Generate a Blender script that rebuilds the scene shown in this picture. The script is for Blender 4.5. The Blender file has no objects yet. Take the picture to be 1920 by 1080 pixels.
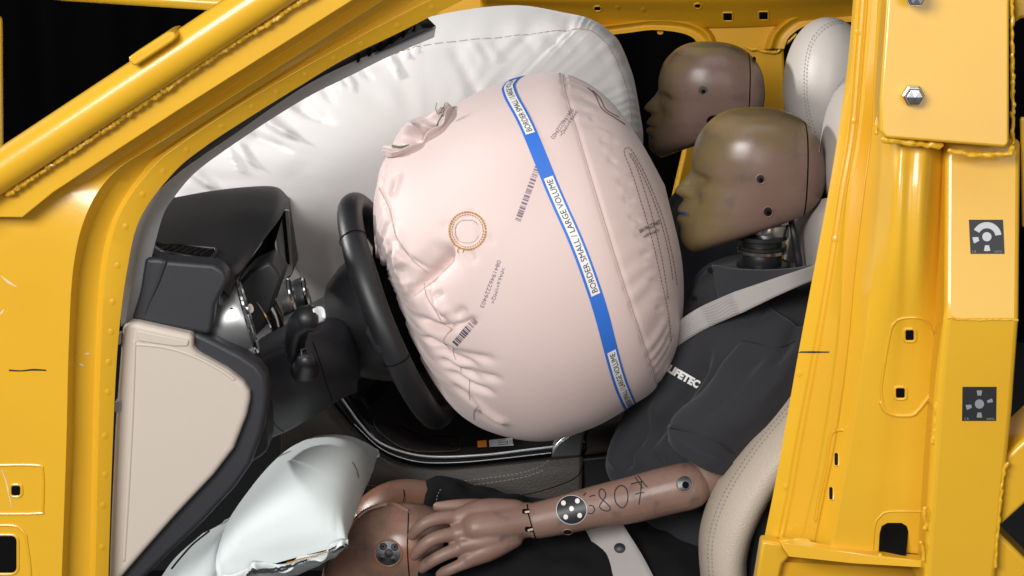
import bpy, bmesh, math, random
import numpy as np
from mathutils import Vector, Matrix, noise
from mathutils.bvhtree import BVHTree

random.seed(4)
rng = np.random.default_rng(7)
SC = bpy.context.scene
COL = SC.collection

# ------------------------------------------------------------------ camera
PITCH = math.radians(14.9)
CAM = np.array((0.0, -2.9, 1.85))
FPX = 3654.0                      # focal length in photo pixels (1920 wide)
cam = bpy.data.cameras.new('camera')
cam.sensor_width = 36.0
cam.lens = FPX / 1920 * 36.0
cam.clip_end = 60
cam_o = bpy.data.objects.new('camera', cam)
cam_o.location = CAM
cam_o.rotation_euler = (math.pi / 2 - PITCH, 0, 0)
COL.objects.link(cam_o)
SC.camera = cam_o

# ------------------------------------------------------------------ light
W = bpy.data.worlds.new('World')
SC.world = W
W.use_nodes = True
W.node_tree.nodes['Background'].inputs[0].default_value = (0.9, 0.93, 1.0, 1)
W.node_tree.nodes['Background'].inputs[1].default_value = 0.10


def area(name, loc, target, sx, sy, power, col=(1, 1, 1), spread=180):
    l = bpy.data.lights.new(name, 'AREA')
    l.shape = 'RECTANGLE'
    l.size, l.size_y, l.energy, l.color = sx, sy, power, col
    l.spread = math.radians(spread)
    o = bpy.data.objects.new(name, l)
    o.location = loc
    d = Vector(target) - Vector(loc)
    o.rotation_euler = d.to_track_quat('-Z', 'Y').to_euler()
    COL.objects.link(o)
    return o


area('softbox_front', (-1.55, -3.85, 2.9), (0.1, 0, 1.0), 1.8, 1.3, 188, (1, 0.985, 0.97))
area('added_fill_light', (1.1, -4.3, 2.1), (0.2, 0, 1.05), 2.2, 1.6, 40, (1, 0.99, 0.98))  # added fill, lifts the pillar trim and recesses left dark by the front softbox
area('softbox_top', (0.3, -1.3, 3.9), (0.2, 0.0, 1.0), 2.4, 1.2, 15, (1, 0.99, 0.98))
area('studio_spot', (-2.6, 0.75, 2.30), (0.1, 0.55, 1.2), 0.25, 0.25, 16, (1, 0.985, 0.97), 70)

SC.view_settings.view_transform = 'Standard'
SC.view_settings.look = 'None'
SC.view_settings.exposure = -0.06
SC.view_settings.gamma = 1.0
SC.view_settings.use_curve_mapping = False
SC.render.engine = 'CYCLES'
SC.cycles.use_denoising = True
SC.cycles.max_bounces = 8
SC.cycles.sample_clamp_indirect = 4.0


# ------------------------------------------------------------------ pixel <-> world
def ray(px, py):
    u, v = (px - 960.0) / FPX, (540.0 - py) / FPX
    c, s = math.cos(PITCH), math.sin(PITCH)
    d = np.array((u, c + v * s, -s + v * c))
    return d / np.linalg.norm(d)


def P(px, py, Y):
    d = ray(px, py)
    return CAM + d * ((Y - CAM[1]) / d[1])


def project(pts):
    q = np.asarray(pts) - CAM
    c, s = math.cos(PITCH), math.sin(PITCH)
    f = q[:, 1] * c - q[:, 2] * s
    up = q[:, 1] * s + q[:, 2] * c
    return np.stack((960 + FPX * q[:, 0] / f, 540 - FPX * up / f), 1)


def cr(pts, n):
    """n samples of a Catmull-Rom spline through pts, uniform in the index"""
    p = np.asarray(pts, float)
    m = len(p)
    if m == 2:
        t = np.linspace(0, 1, n)[:, None]
        return p[0] * (1 - t) + p[1] * t
    e = np.vstack((2 * p[0] - p[1], p, 2 * p[-1] - p[-2]))
    t = np.linspace(0, m - 1, n)
    i = np.minimum(t.astype(int), m - 2)
    f = (t - i)[:, None]
    a, b, c, d = e[i], e[i + 1], e[i + 2], e[i + 3]
    return 0.5 * (2 * b + (c - a) * f + (2 * a - 5 * b + 4 * c - d) * f ** 2 + (3 * b - 3 * c + d - a) * f ** 3)


def dense(poly, step=4.0, spline=True):
    """2-D or 3-D polyline resampled evenly by length"""
    p = cr(poly, max(40, len(poly) * 24)) if spline and len(poly) > 2 else np.asarray(poly, float)
    seg = np.linalg.norm(np.diff(p, axis=0), axis=1)
    L = np.concatenate(([0], np.cumsum(seg)))
    n = max(2, int(L[-1] / step) + 1)
    t = np.linspace(0, L[-1], n)
    return np.stack([np.interp(t, L, p[:, k]) for k in range(p.shape[1])], 1)


# ------------------------------------------------------------------ objects
LOC = {}
GEO = {}


def thing(name, label, cat, loc=(0, 0, 0), group=None):
    o = bpy.data.objects.new(name, None)
    o.empty_display_size = 0.05
    o.location = loc
    COL.objects.link(o)
    o['label'] = label
    o['category'] = cat
    o['kind'] = 'thing'
    if group:
        o['group'] = group
    LOC[o.name] = np.array(loc, float)
    return o


def mk(name, V, Fc, mat, parent=None, smooth=True, angle=35, bevel=0, bseg=2, solid=0, solid_off=-1, sub=0, outward=False, face_cam=False):
    V = np.asarray(V, float)
    loc = LOC[parent.name] if parent is not None else np.zeros(3)
    me = bpy.data.meshes.new(name)
    me.from_pydata((V - loc).tolist(), [], [list(f) for f in Fc])
    me.validate()
    if outward or face_cam:
        bm = bmesh.new()
        bm.from_mesh(me)
        bmesh.ops.recalc_face_normals(bm, faces=bm.faces)
        if face_cam:
            s = 0.0
            for f in bm.faces:
                s += f.normal.dot(Vector(CAM - loc) - f.calc_center_median()) * f.calc_area()
            if s < 0:
                bmesh.ops.reverse_faces(bm, faces=bm.faces)
        bm.to_mesh(me)
        bm.free()
    if smooth:
        me.polygons.foreach_set('use_smooth', [True] * len(me.polygons))
        if angle < 180:
            me.set_sharp_from_angle(angle=math.radians(angle))
    me.materials.append(mat)
    o = bpy.data.objects.new(name, me)
    COL.objects.link(o)
    if parent is not None:
        o.parent = parent
    LOC[o.name] = loc
    GEO[o.name] = ([Vector(v.co) + Vector(loc) for v in me.vertices], [tuple(p.vertices) for p in me.polygons])
    if sub:
        md = o.modifiers.new('sub', 'SUBSURF')
        md.levels = md.render_levels = sub
    if solid:
        md = o.modifiers.new('solid', 'SOLIDIFY')
        md.thickness = solid
        md.offset = solid_off
    if bevel:
        md = o.modifiers.new('bevel', 'BEVEL')
        md.width = bevel
        md.segments = bseg
        md.limit_method = 'ANGLE'
        md.angle_limit = math.radians(30)
        md.harden_normals = False
    return o


def grid_faces(nu, nv, wrap=False):
    f = []
    for i in range(nu - 1):
        for j in range(nv if wrap else nv - 1):
            k = (j + 1) % nv
            f.append((i * nv + j, i * nv + k, (i + 1) * nv + k, (i + 1) * nv + j))
    return f


def rails_world(rails, n, even=False):
    out = []
    for r in rails:
        s = cr(r, n)
        if even:
            d = cr(r, 1500)
            L = np.concatenate(([0], np.cumsum(np.linalg.norm(np.diff(d[:, :2], axis=0), axis=1))))
            s = np.stack([np.interp(np.linspace(0, L[-1], n), L, d[:, k]) for k in range(3)], 1)
        out.append(np.array([P(*q) for q in s]))
    return np.array(out)          # rails x n x 3


def loft(name, rails, mat, parent=None, n=60, across=0, even=False, **kw):
    """surface through rails of (px, py, depth)"""
    A = rails_world(rails, n, even)
    if across:
        A = np.stack([cr(A[:, k], across) for k in range(n)], 1)
    V = A.reshape(-1, 3)
    kw.setdefault('face_cam', True)
    return mk(name, V, grid_faces(A.shape[0], n), mat, parent, **kw)


def prism(name, outline, y0, y1, mat, parent=None, spline=0, **kw):
    """closed outline of (px, py[, depth]) at depth y0 given real thickness to y1"""
    pts = list(outline)
    if spline:
        pts = cr(pts + [pts[0]], spline)[:-1]
    F_ = np.array([P(q[0], q[1], q[2] if len(q) > 2 else y0) for q in pts])
    B_ = F_ + np.array((0, y1 - y0, 0))
    n = len(F_)
    V = np.vstack((F_, B_))
    fc = [tuple(range(n)), tuple(range(2 * n - 1, n - 1, -1))] + [(i, i + n, (i + 1) % n + n, (i + 1) % n) for i in range(n)]
    kw.setdefault('outward', True)
    kw.setdefault('angle', 30)
    return mk(name, V, fc, mat, parent, **kw)


def frame_of(t):
    t = t / (np.linalg.norm(t) + 1e-12)
    a = np.array((0, 0, 1.0)) if abs(t[2]) < 0.9 else np.array((1.0, 0, 0))
    u = np.cross(t, a)
    u /= np.linalg.norm(u)
    return u, np.cross(t, u)


def tube_geo(pts, radii, seg=16, caps=True, flat=False, bump=0.0, bs=60.0):
    """rounded tapered tube through 3-D points"""
    pts = np.asarray(pts, float)
    n = len(pts)
    radii = np.broadcast_to(np.asarray(radii, float), (n,))
    T = np.gradient(pts, axis=0)
    rings, u_prev = [], None
    tt = []

    def ring(c, t, r):
        nonlocal u_prev
        t = t / (np.linalg.norm(t) + 1e-12)
        if u_prev is None:
            u, v = frame_of(t)
        else:
            u = u_prev - t * np.dot(u_prev, t)
            u /= np.linalg.norm(u)
            v = np.cross(t, u)
        u_prev = u
        th = np.linspace(0, 2 * math.pi, seg, endpoint=False)
        R = np.full(seg, r)
        q = c + np.outer(np.cos(th) * R, u) + np.outer(np.sin(th) * R, v)
        if bump:
            d = np.array([noise.noise(Vector(x) * bs) for x in q])
            q = c + (q - c) * (1 + bump * d)[:, None]
        rings.append(q)

    capn = 4
    t0 = T[0] / np.linalg.norm(T[0])
    t1 = T[-1] / np.linalg.norm(T[-1])
    if caps and not flat:
        for k in range(capn):
            a = math.pi / 2 * (1 - k / capn) * 0.98
            ring(pts[0] - t0 * radii[0] * math.sin(a), t0, radii[0] * math.cos(a))
    for i in range(n):
        ring(pts[i], T[i], radii[i])
    if caps and not flat:
        for k in range(1, capn + 1):
            a = math.pi / 2 * (k / capn) * 0.98
            ring(pts[-1] + t1 * radii[-1] * math.sin(a), t1, radii[-1] * math.cos(a))
    V = np.vstack(rings)
    m = len(rings)
    fc = grid_faces(m, seg, True)
    if caps:
        fc.append(tuple(range(seg - 1, -1, -1)))
        fc.append(tuple((m - 1) * seg + j for j in range(seg)))
    return V, fc


def tube(name, pts, radii, mat, parent=None, n=0, **kw):
    pts = np.asarray(pts, float)
    radii = np.broadcast_to(np.asarray(radii, float), (len(pts),))
    if n:
        q = cr(np.column_stack((pts, radii)), n)
        pts, radii = q[:, :3], q[:, 3]
    g = {k: kw.pop(k) for k in ('seg', 'caps', 'flat', 'bump', 'bs') if k in kw}
    V, fc = tube_geo(pts, radii, **g)
    kw.setdefault('outward', True)
    return mk(name, V, fc, mat, parent, **kw)


def chain(pl, n=0):
    """(px, py, depth, radius in m) list -> dense tube geometry"""
    q = np.array([np.append(P(a, b, c), r) for a, b, c, r in pl])
    q = cr(q, n or len(pl) * 8)
    return tube_geo(q[:, :3], q[:, 3], seg=20)


def merge(geos):
    V, fc, k = [], [], 0
    for v, f in geos:
        V.append(v)
        fc += [tuple(i + k for i in x) for x in f]
        k += len(v)
    return np.vstack(V), fc


def blob(name, geos, voxel, smooth_it, mat, parent=None, disp=None, **kw):
    """one continuous surface grown round several tapered chains"""
    V, fc = merge(geos)
    me = bpy.data.meshes.new('tmp')
    me.from_pydata(V.tolist(), [], fc)
    o = bpy.data.objects.new('tmp', me)
    COL.objects.link(o)
    m = o.modifiers.new('r', 'REMESH')
    m.mode = 'VOXEL'
    m.voxel_size = voxel
    if smooth_it:
        s = o.modifiers.new('s', 'SMOOTH')
        s.iterations = smooth_it
        s.factor = 0.6
    dg = bpy.context.evaluated_depsgraph_get()
    ev = o.evaluated_get(dg).to_mesh()
    V = np.array([v.co for v in ev.vertices])
    fc = [tuple(p.vertices) for p in ev.polygons]
    N = np.array([v.normal for v in ev.vertices])
    o.evaluated_get(dg).to_mesh_clear()
    bpy.data.objects.remove(o)
    bpy.data.meshes.remove(me)
    if disp is not None:
        V = disp(V, N)
    kw.setdefault('angle', 180)
    return mk(name, V, fc, mat, parent, **kw)


def lathe(name, center, axis, prof, mat, parent=None, seg=48, arc=None, **kw):
    """profile of (offset along axis, radius)"""
    a = np.asarray(axis, float)
    a /= np.linalg.norm(a)
    u, v = frame_of(a)
    th = np.linspace(0, 2 * math.pi, seg, endpoint=False)
    V = []
    for h, r in prof:
        V.append(np.asarray(center) + a * h + np.outer(np.cos(th) * r, u) + np.outer(np.sin(th) * r, v))
    V = np.vstack(V)
    fc = grid_faces(len(prof), seg, True)
    kw.setdefault('outward', True)
    return mk(name, V, fc, mat, parent, **kw)


def box(name, c, s, mat, parent=None, rot=None, **kw):
    R = np.array(rot) if rot is not None else np.eye(3)
    V = np.array([np.asarray(c) + R @ (np.array((x, y, z)) * np.asarray(s) / 2) for x in (-1, 1) for y in (-1, 1) for z in (-1, 1)])
    fc = [(0, 1, 3, 2), (4, 6, 7, 5), (0, 4, 5, 1), (2, 3, 7, 6), (0, 2, 6, 4), (1, 5, 7, 3)]
    kw.setdefault('outward', True)
    return mk(name, V, fc, mat, parent, **kw)


# ------------------------------------------------------------------ things laid on a surface
TREES = {}


def tree_of(o):
    if o.name not in TREES:
        v, f = GEO[o.name]
        TREES[o.name] = BVHTree.FromPolygons(v, f)
    return TREES[o.name]


def cast(px, py, targets, fallback=None):
    d = ray(px, py)
    best, nrm = None, None
    for t in targets:
        h = tree_of(t).ray_cast(Vector(CAM), Vector(d), 20)
        if h[0] is not None and (best is None or h[3] < best):
            best, nrm = h[3], h[1]
    if best is None:
        if fallback is None:
            return None, None
        best, nrm = fallback, Vector(-d)
    if nrm.dot(Vector(d)) > 0:
        nrm = -nrm
    return best, np.array(nrm)


def lay(pts, targets, off):
    """pixel points -> points lying just above the targets' surface"""
    out, last = [], None
    for x, y in pts:
        t, n = cast(x, y, targets, last)
        if t is None:
            out.append(None)
            continue
        last = t
        out.append(CAM + ray(x, y) * t + n * off)
    first = next((q for q in out if q is not None), np.zeros(3))
    for i, q in enumerate(out):
        if q is None:
            out[i] = out[i - 1] if i and out[i - 1] is not None else first
    return np.array(out)


def ribbon_geo(poly, width, targets, off=0.0007, m=2, step=4.0, spline=True):
    c = dense(poly, step, spline)
    w = np.interp(np.linspace(0, 1, len(c)), np.linspace(0, 1, len(np.atleast_1d(width))), np.atleast_1d(width)) if np.ndim(width) else np.full(len(c), float(width))
    t = np.gradient(c, axis=0)
    nn = np.stack((-t[:, 1], t[:, 0]), 1)
    nn /= np.linalg.norm(nn, axis=1)[:, None] + 1e-9
    rows = [lay(c + nn * (w * k)[:, None], targets, off) for k in np.linspace(-0.5, 0.5, m)]
    A = np.stack(rows, 1)
    return A.reshape(-1, 3), grid_faces(len(c), m)


def ribbon(name, poly, width, targets, mat, parent=None, off=0.0007, m=2, step=4.0, spline=True, **kw):
    V, fc = ribbon_geo(poly, width, targets, off, m, step, spline)
    kw.setdefault('face_cam', True)
    return mk(name, V, fc, mat, parent, **kw)


def dashes(name, poly, width, targets, mat, parent=None, dash=5.0, gap=3.0, off=0.0006, spline=True):
    c = dense(poly, 1.0, spline)
    g, i = [], 0
    while i + int(dash) < len(c):
        g.append(ribbon_geo(c[i:i + int(dash) + 1], width, targets, off, 2, max(2.0, dash / 2), False))
        i += int(dash + gap)
    V, fc = merge(g)
    return mk(name, V, fc, mat, parent, face_cam=True)


def disc(name, cx, cy, rx, ry, targets, mat, parent=None, off=0.0008, seg=28, rings=3, rot=0.0, dome=0.0, **kw):
    pts, hs = [(cx, cy)], [1.0]
    for k in range(1, rings + 1):
        for a in np.linspace(0, 2 * math.pi, seg, endpoint=False):
            x, y = rx * k / rings * math.cos(a), ry * k / rings * math.sin(a)
            pts.append((cx + x * math.cos(rot) - y * math.sin(rot), cy + x * math.sin(rot) + y * math.cos(rot)))
            hs.append(1 - (k / rings) ** 2)
    V = lay(pts, targets, off)
    if dome:
        d = np.array([ray(*q) for q in pts])
        V = V - d * (np.array(hs) * dome)[:, None]
    fc = [(0, 1 + j, 1 + (j + 1) % seg) for j in range(seg)]
    for k in range(rings - 1):
        for j in range(seg):
            a, b = 1 + k * seg + j, 1 + k * seg + (j + 1) % seg
            fc.append((a, b, b + seg, a + seg))
    kw.setdefault('face_cam', True)
    return mk(name, V, fc, mat, parent, **kw)


def patch(name, outline, targets, mat, parent=None, off=0.0008, spline=0, nr=3, **kw):
    """filled outline of pixels laid on the targets"""
    p = np.asarray(outline, float)
    if spline:
        p = cr(list(p) + [p[0]], spline)[:-1]
    c = p.mean(0)
    n = len(p)
    pts = [c]
    for k in range(1, nr + 1):
        pts += list(c + (p - c) * k / nr)
    V = lay(pts, targets, off)
    fc = [(0, 1 + j, 1 + (j + 1) % n) for j in range(n)]
    for k in range(nr - 1):
        for j in range(n):
            a, b = 1 + k * n + j, 1 + k * n + (j + 1) % n
            fc.append((a, b, b + n, a + n))
    kw.setdefault('face_cam', True)
    return mk(name, V, fc, mat, parent, **kw)


def text_geo(s, bold=0.0):
    cu = bpy.data.curves.new('t', 'FONT')
    cu.body = s
    cu.size = 1.0
    cu.resolution_u = 3
    cu.offset = bold
    o = bpy.data.objects.new('t', cu)
    COL.objects.link(o)
    dg = bpy.context.evaluated_depsgraph_get()
    me = o.evaluated_get(dg).to_mesh()
    V = np.array([v.co[:2] for v in me.vertices])
    fc = [tuple(p.vertices) for p in me.polygons]
    o.evaluated_get(dg).to_mesh_clear()
    bpy.data.objects.remove(o)
    bpy.data.curves.remove(cu)
    V[:, 0] -= V[:, 0].min()
    V[:, 1] -= V[:, 1].min()
    return V, fc


def text_px(name, s, origin, along, up, targets, mat, parent=None, off=0.0008, bold=0.0, shear=0.0):
    """text whose baseline runs from origin along a pixel vector; up is the pixel vector of the capital height"""
    V, fc = text_geo(s, bold)
    V = V / V.max(0)
    V[:, 0] += V[:, 1] * shear
    px = np.asarray(origin, float) + V[:, :1] * np.asarray(along, float) + V[:, 1:] * np.asarray(up, float)
    return mk(name, lay(px, targets, off), fc, mat, parent, face_cam=True)


def poly_dist(q, poly):
    d = np.full(len(q), 1e9)
    tt = np.zeros(len(q))
    poly = np.asarray(poly, float)
    n = len(poly) - 1
    for i in range(n):
        a, b = poly[i], poly[i + 1]
        ab = b - a
        t = np.clip(((q - a) @ ab) / (ab @ ab), 0, 1)
        e = np.linalg.norm(q - (a + t[:, None] * ab), axis=1)
        m = e < d
        d[m] = e[m]
        tt[m] = (i + t[m]) / n
    return d, tt


def creased(V, N, lst):
    """real folds: (pixel polyline, width in pixels, depth in metres); positive goes in. Fades at both ends."""
    q = project(V)
    facing = np.clip(-(N * (V - CAM) / np.linalg.norm(V - CAM, axis=1)[:, None]).sum(1) * 2.5, 0, 1)
    h = np.zeros(len(V))
    for poly, w, d, *tp_ in lst:
        c = cr(poly, len(poly) * 5) if len(poly) > 2 else np.asarray(poly, float)
        e, t = poly_dist(q, c)
        if tp_:                      # tapering fold with one steep side
            ab = np.asarray(poly[-1], float) - np.asarray(poly[0], float)
            sd = (q[:, 0] - poly[0][0]) * ab[1] - (q[:, 1] - poly[0][1]) * ab[0]
            w = w * (1.15 - .8 * t) * np.where(sd > 0, 1.0, tp_[0])
        fade = np.clip(np.minimum(t, 1 - t) * 4 + 0.15, 0, 1)
        h += d * np.exp(-(e / w) ** 2) * fade
    return V - N * (h * facing)[:, None]


def vnormals(V, fc):
    N = np.zeros_like(V)
    f = np.array([x for x in fc if len(x) == 4])
    a = np.cross(V[f[:, 2]] - V[f[:, 0]], V[f[:, 3]] - V[f[:, 1]])
    for k in range(4):
        np.add.at(N, f[:, k], a)
    return N / (np.linalg.norm(N, axis=1)[:, None] + 1e-12)


def fnoise(V, s, o=0.0):
    return np.array([noise.noise(Vector(v) * s + Vector((o, o * 1.7, -o))) for v in V])


# ------------------------------------------------------------------ materials
def mat(name, col, rough=0.5, metal=0.0, coat=0.0, spec=0.5, sheen=0.0, bump=None, mottle=None, rough_noise=0.0, weave=None, trans=0.0):
    m = bpy.data.materials.new(name)
    m.use_nodes = True
    nt = m.node_tree
    b = nt.nodes['Principled BSDF']
    L = nt.links
    b.inputs['Base Color'].default_value = (*col, 1)
    b.inputs['Roughness'].default_value = rough
    b.inputs['Metallic'].default_value = metal
    b.inputs['Coat Weight'].default_value = coat
    b.inputs['Coat Roughness'].default_value = 0.12
    b.inputs['Specular IOR Level'].default_value = spec
    b.inputs['Sheen Weight'].default_value = sheen
    tc = nt.nodes.new('ShaderNodeTexCoord')
    if mottle:                       # list of (scale, colour, low, high)
        prev = None
        for sc, c2, lo, hi in mottle:
            n = nt.nodes.new('ShaderNodeTexNoise')
            n.inputs['Scale'].default_value = sc
            n.inputs['Detail'].default_value = 5
            L.new(tc.outputs['Object'], n.inputs['Vector'])
            r = nt.nodes.new('ShaderNodeMapRange')
            r.inputs['From Min'].default_value = lo
            r.inputs['From Max'].default_value = hi
            L.new(n.outputs['Fac'], r.inputs['Value'])
            x = nt.nodes.new('ShaderNodeMix')
            x.data_type = 'RGBA'
            x.inputs['B'].default_value = (*c2, 1)
            if prev is None:
                x.inputs['A'].default_value = (*col, 1)
            else:
                L.new(prev, x.inputs['A'])
            L.new(r.outputs['Result'], x.inputs['Factor'])
            prev = x.outputs['Result']
        L.new(prev, b.inputs['Base Color'])
    if rough_noise:
        n = nt.nodes.new('ShaderNodeTexNoise')
        n.inputs['Scale'].default_value = 14
        n.inputs['Detail'].default_value = 4
        L.new(tc.outputs['Object'], n.inputs['Vector'])
        r = nt.nodes.new('ShaderNodeMapRange')
        r.inputs['From Min'].default_value = 0.3
        r.inputs['From Max'].default_value = 0.7
        r.inputs['To Min'].default_value = rough - rough_noise
        r.inputs['To Max'].default_value = rough + rough_noise
        L.new(n.outputs['Fac'], r.inputs['Value'])
        L.new(r.outputs['Result'], b.inputs['Roughness'])
    last = None
    for kind, sc, st in (bump or []):
        if kind == 'noise':
            n = nt.nodes.new('ShaderNodeTexNoise')
            n.inputs['Detail'].default_value = 3
        elif kind == 'cells':
            n = nt.nodes.new('ShaderNodeTexVoronoi')
        elif kind == 'ribs':
            n = nt.nodes.new('ShaderNodeTexWave')
            n.bands_direction = 'DIAGONAL'
            n.inputs['Distortion'].default_value = 0.4
        n.inputs['Scale'].default_value = sc
        L.new(tc.outputs['Object'], n.inputs['Vector'])
        bn = nt.nodes.new('ShaderNodeBump')
        bn.inputs['Strength'].default_value = st
        bn.inputs['Distance'].default_value = 0.002
        L.new(n.outputs['Distance' if kind == 'cells' else 'Fac'], bn.inputs['Height'])
        if last:
            L.new(last, bn.inputs['Normal'])
        last = bn.outputs['Normal']
    if last:
        L.new(last, b.inputs['Normal'])
    return m


M = dict(
    yellow=mat('yellow_paint', (0.72, 0.40, 0.022), 0.31, coat=0.35, bump=[('noise', 90, 0.10), ('noise', 9, 0.12)], mottle=[(5, (0.69, 0.37, 0.02), 0.45, 0.75)]),
    yellow_in=mat('yellow_primer', (0.68, 0.35, 0.012), 0.42, bump=[('noise', 60, 0.1)]),
    pink=mat('pink_airbag_cloth', (0.69, 0.545, 0.512), 0.62, sheen=0.25, bump=[('noise', 260, 0.10), ('noise', 26, 0.10)]),
    pink_back=mat('pink_airbag_back_panel', (0.62, 0.47, 0.425), 0.6, sheen=0.2, bump=[('ribs', 180, 0.25)]),
    white=mat('white_airbag_cloth', (0.60, 0.58, 0.56), 0.55, sheen=0.2, bump=[('noise', 220, 0.08), ('noise', 14, 0.12)]),
    blue_white=mat('pale_blue_airbag_cloth', (0.68, 0.735, 0.73), 0.85, spec=.2, sheen=0.1, bump=[('noise', 220, 0.08), ('noise', 30, 0.15)]),
    tape=mat('blue_tape', (0.03, 0.16, 0.62), 0.5),
    paper=mat('white_label', (0.80, 0.79, 0.77), 0.6),
    ink=mat('black_ink', (0.012, 0.012, 0.014), 0.7),
    stamp=mat('violet_stamp_ink', (0.22, 0.17, 0.21), 0.8),
    stamp_dark=mat('dark_stamp_ink', (0.07, 0.06, 0.09), 0.8),
    ochre=mat('ochre_thread', (0.42, 0.20, 0.03), 0.8),
    red_thread=mat('dark_red_thread', (0.24, 0.08, 0.065), 0.8),
    green_thread=mat('green_thread', (0.10, 0.15, 0.11), 0.8),
    tan_thread=mat('tan_thread', (0.42, 0.30, 0.25), 0.8),
    pale_thread=mat('pale_thread', (0.62, 0.56, 0.50), 0.8),
    grey_thread=mat('grey_thread', (0.30, 0.28, 0.26), 0.8),
    black=mat('black_soft_plastic', (0.016, 0.016, 0.018), 0.5, bump=[('cells', 900, 0.08), ('noise', 700, .06)]),
    slate=mat('slate_soft_plastic', (0.024, 0.025, 0.030), 0.5, bump=[('cells', 800, 0.09), ('noise', 500, .05)]),
    leather_black=mat('black_leather', (0.012, 0.012, 0.014), 0.45, bump=[('cells', 800, 0.08)]),
    deep=mat('deep_black', (0.003, 0.003, 0.003), 0.8, spec=0.08),
    gloss=mat('black_gloss_lacquer', (0.007, 0.006, 0.006), 0.06, coat=0.6),
    chrome=mat('bright_chrome', (0.85, 0.85, 0.86), 0.12, metal=1.0),
    bright_trim=mat('painted_shine_trim', (0.80, 0.82, 0.84), 0.3, metal=0.35),  # pale colour stands in for overhead light mirrored in the chrome strips
    bronze=mat('bronze_trim', (0.30, 0.22, 0.17), 0.25, metal=1.0),
    silver=mat('satin_silver', (0.42, 0.42, 0.42), 0.36, metal=0.85),
    steel=mat('machined_steel', (0.55, 0.54, 0.53), 0.25, metal=1.0),
    dark_steel=mat('dark_steel', (0.06, 0.06, 0.062), 0.38, metal=0.8),
    cream=mat('cream_leather', (0.54, 0.455, 0.365), 0.46, bump=[('cells', 420, 0.28)]),
    cream_panel=mat('cream_moulded_panel', (0.545, 0.475, 0.405), 0.5, bump=[('cells', 700, 0.08), ('noise', 300, .06)]),
    headrest=mat('pale_cream_leather', (0.48, 0.435, 0.395), 0.46, bump=[('cells', 600, 0.12)]),
    brown_side=mat('taupe_leather', (0.062, 0.051, 0.042), 0.5, bump=[('cells', 330, 0.2)]),
    grey_trim=mat('grey_pillar_trim', (0.27, 0.265, 0.27), 0.6, bump=[('noise', 300, 0.12)]),
    skin=mat('dummy_vinyl_skin', (0.225, 0.135, 0.103), 0.46, bump=[('noise', 70, 0.06)], rough_noise=0.07,
             mottle=[(16, (0.19, 0.108, 0.082), 0.42, 0.7), (40, (0.11, 0.08, 0.068), 0.58, 0.76)]),
    knee_skin=mat('scuffed_knee_skin', (0.24, 0.135, 0.10), 0.3, bump=[('noise', 60, 0.08)], rough_noise=0.08,
                  mottle=[(11, (0.30, 0.12, 0.06), 0.45, 0.68), (17, (0.11, 0.095, 0.075), 0.52, 0.72)]),
    polo=mat('charcoal_cotton', (0.027, 0.027, 0.031), 0.95, spec=.25, sheen=0.1, bump=[('noise', 500, 0.2), ('noise', 30, 0.1)]),
    navy=mat('navy_cotton', (0.016, 0.018, 0.024), 0.9, sheen=0.1, bump=[('noise', 300, 0.2)]),
    shorts=mat('black_cotton', (0.007, 0.007, 0.008), 0.9, spec=.15, bump=[('noise', 400, 0.2), ('noise', 25, 0.2)]),
    belt=mat('grey_belt_webbing', (0.43, 0.40, 0.38), 0.65, bump=[('ribs', 330, 0.5)]),
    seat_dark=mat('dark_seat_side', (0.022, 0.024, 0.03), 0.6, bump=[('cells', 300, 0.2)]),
    lens=mat('pale_switch_cap', (0.70, 0.71, 0.73), 0.3),
    orange=mat('orange_sticker', (0.75, 0.22, 0.015), 0.6),
    sticker=mat('black_sticker', (0.018, 0.019, 0.022), 0.45),
    sticker_grey=mat('grey_sticker_print', (0.52, 0.52, 0.54), 0.5),
    sticker_dull=mat('dull_sticker_print', (0.25, 0.26, 0.28), 0.5),
    white_dot=mat('white_dot', (0.75, 0.73, 0.68), 0.5),
    blue_chalk=mat('blue_chalk', (0.02, 0.06, 0.55), 0.7),
    curtain=mat('black_curtain', (0.004, 0.004, 0.0045), 0.95, spec=0.1),
    floor=mat('dark_studio_floor', (0.03, 0.03, 0.03), 0.7),
    scuff=mat('bare_scuff', (0.72, 0.55, 0.33), 0.6),
    wire_red=mat('red_wire', (0.25, 0.01, 0.02), 0.5),
    zinc=mat('zinc_bolt', (0.62, 0.64, 0.68), 0.16, metal=1.0),
    screen=mat('grey_screen_face', (0.20, 0.195, 0.19), 0.35),
)


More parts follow.
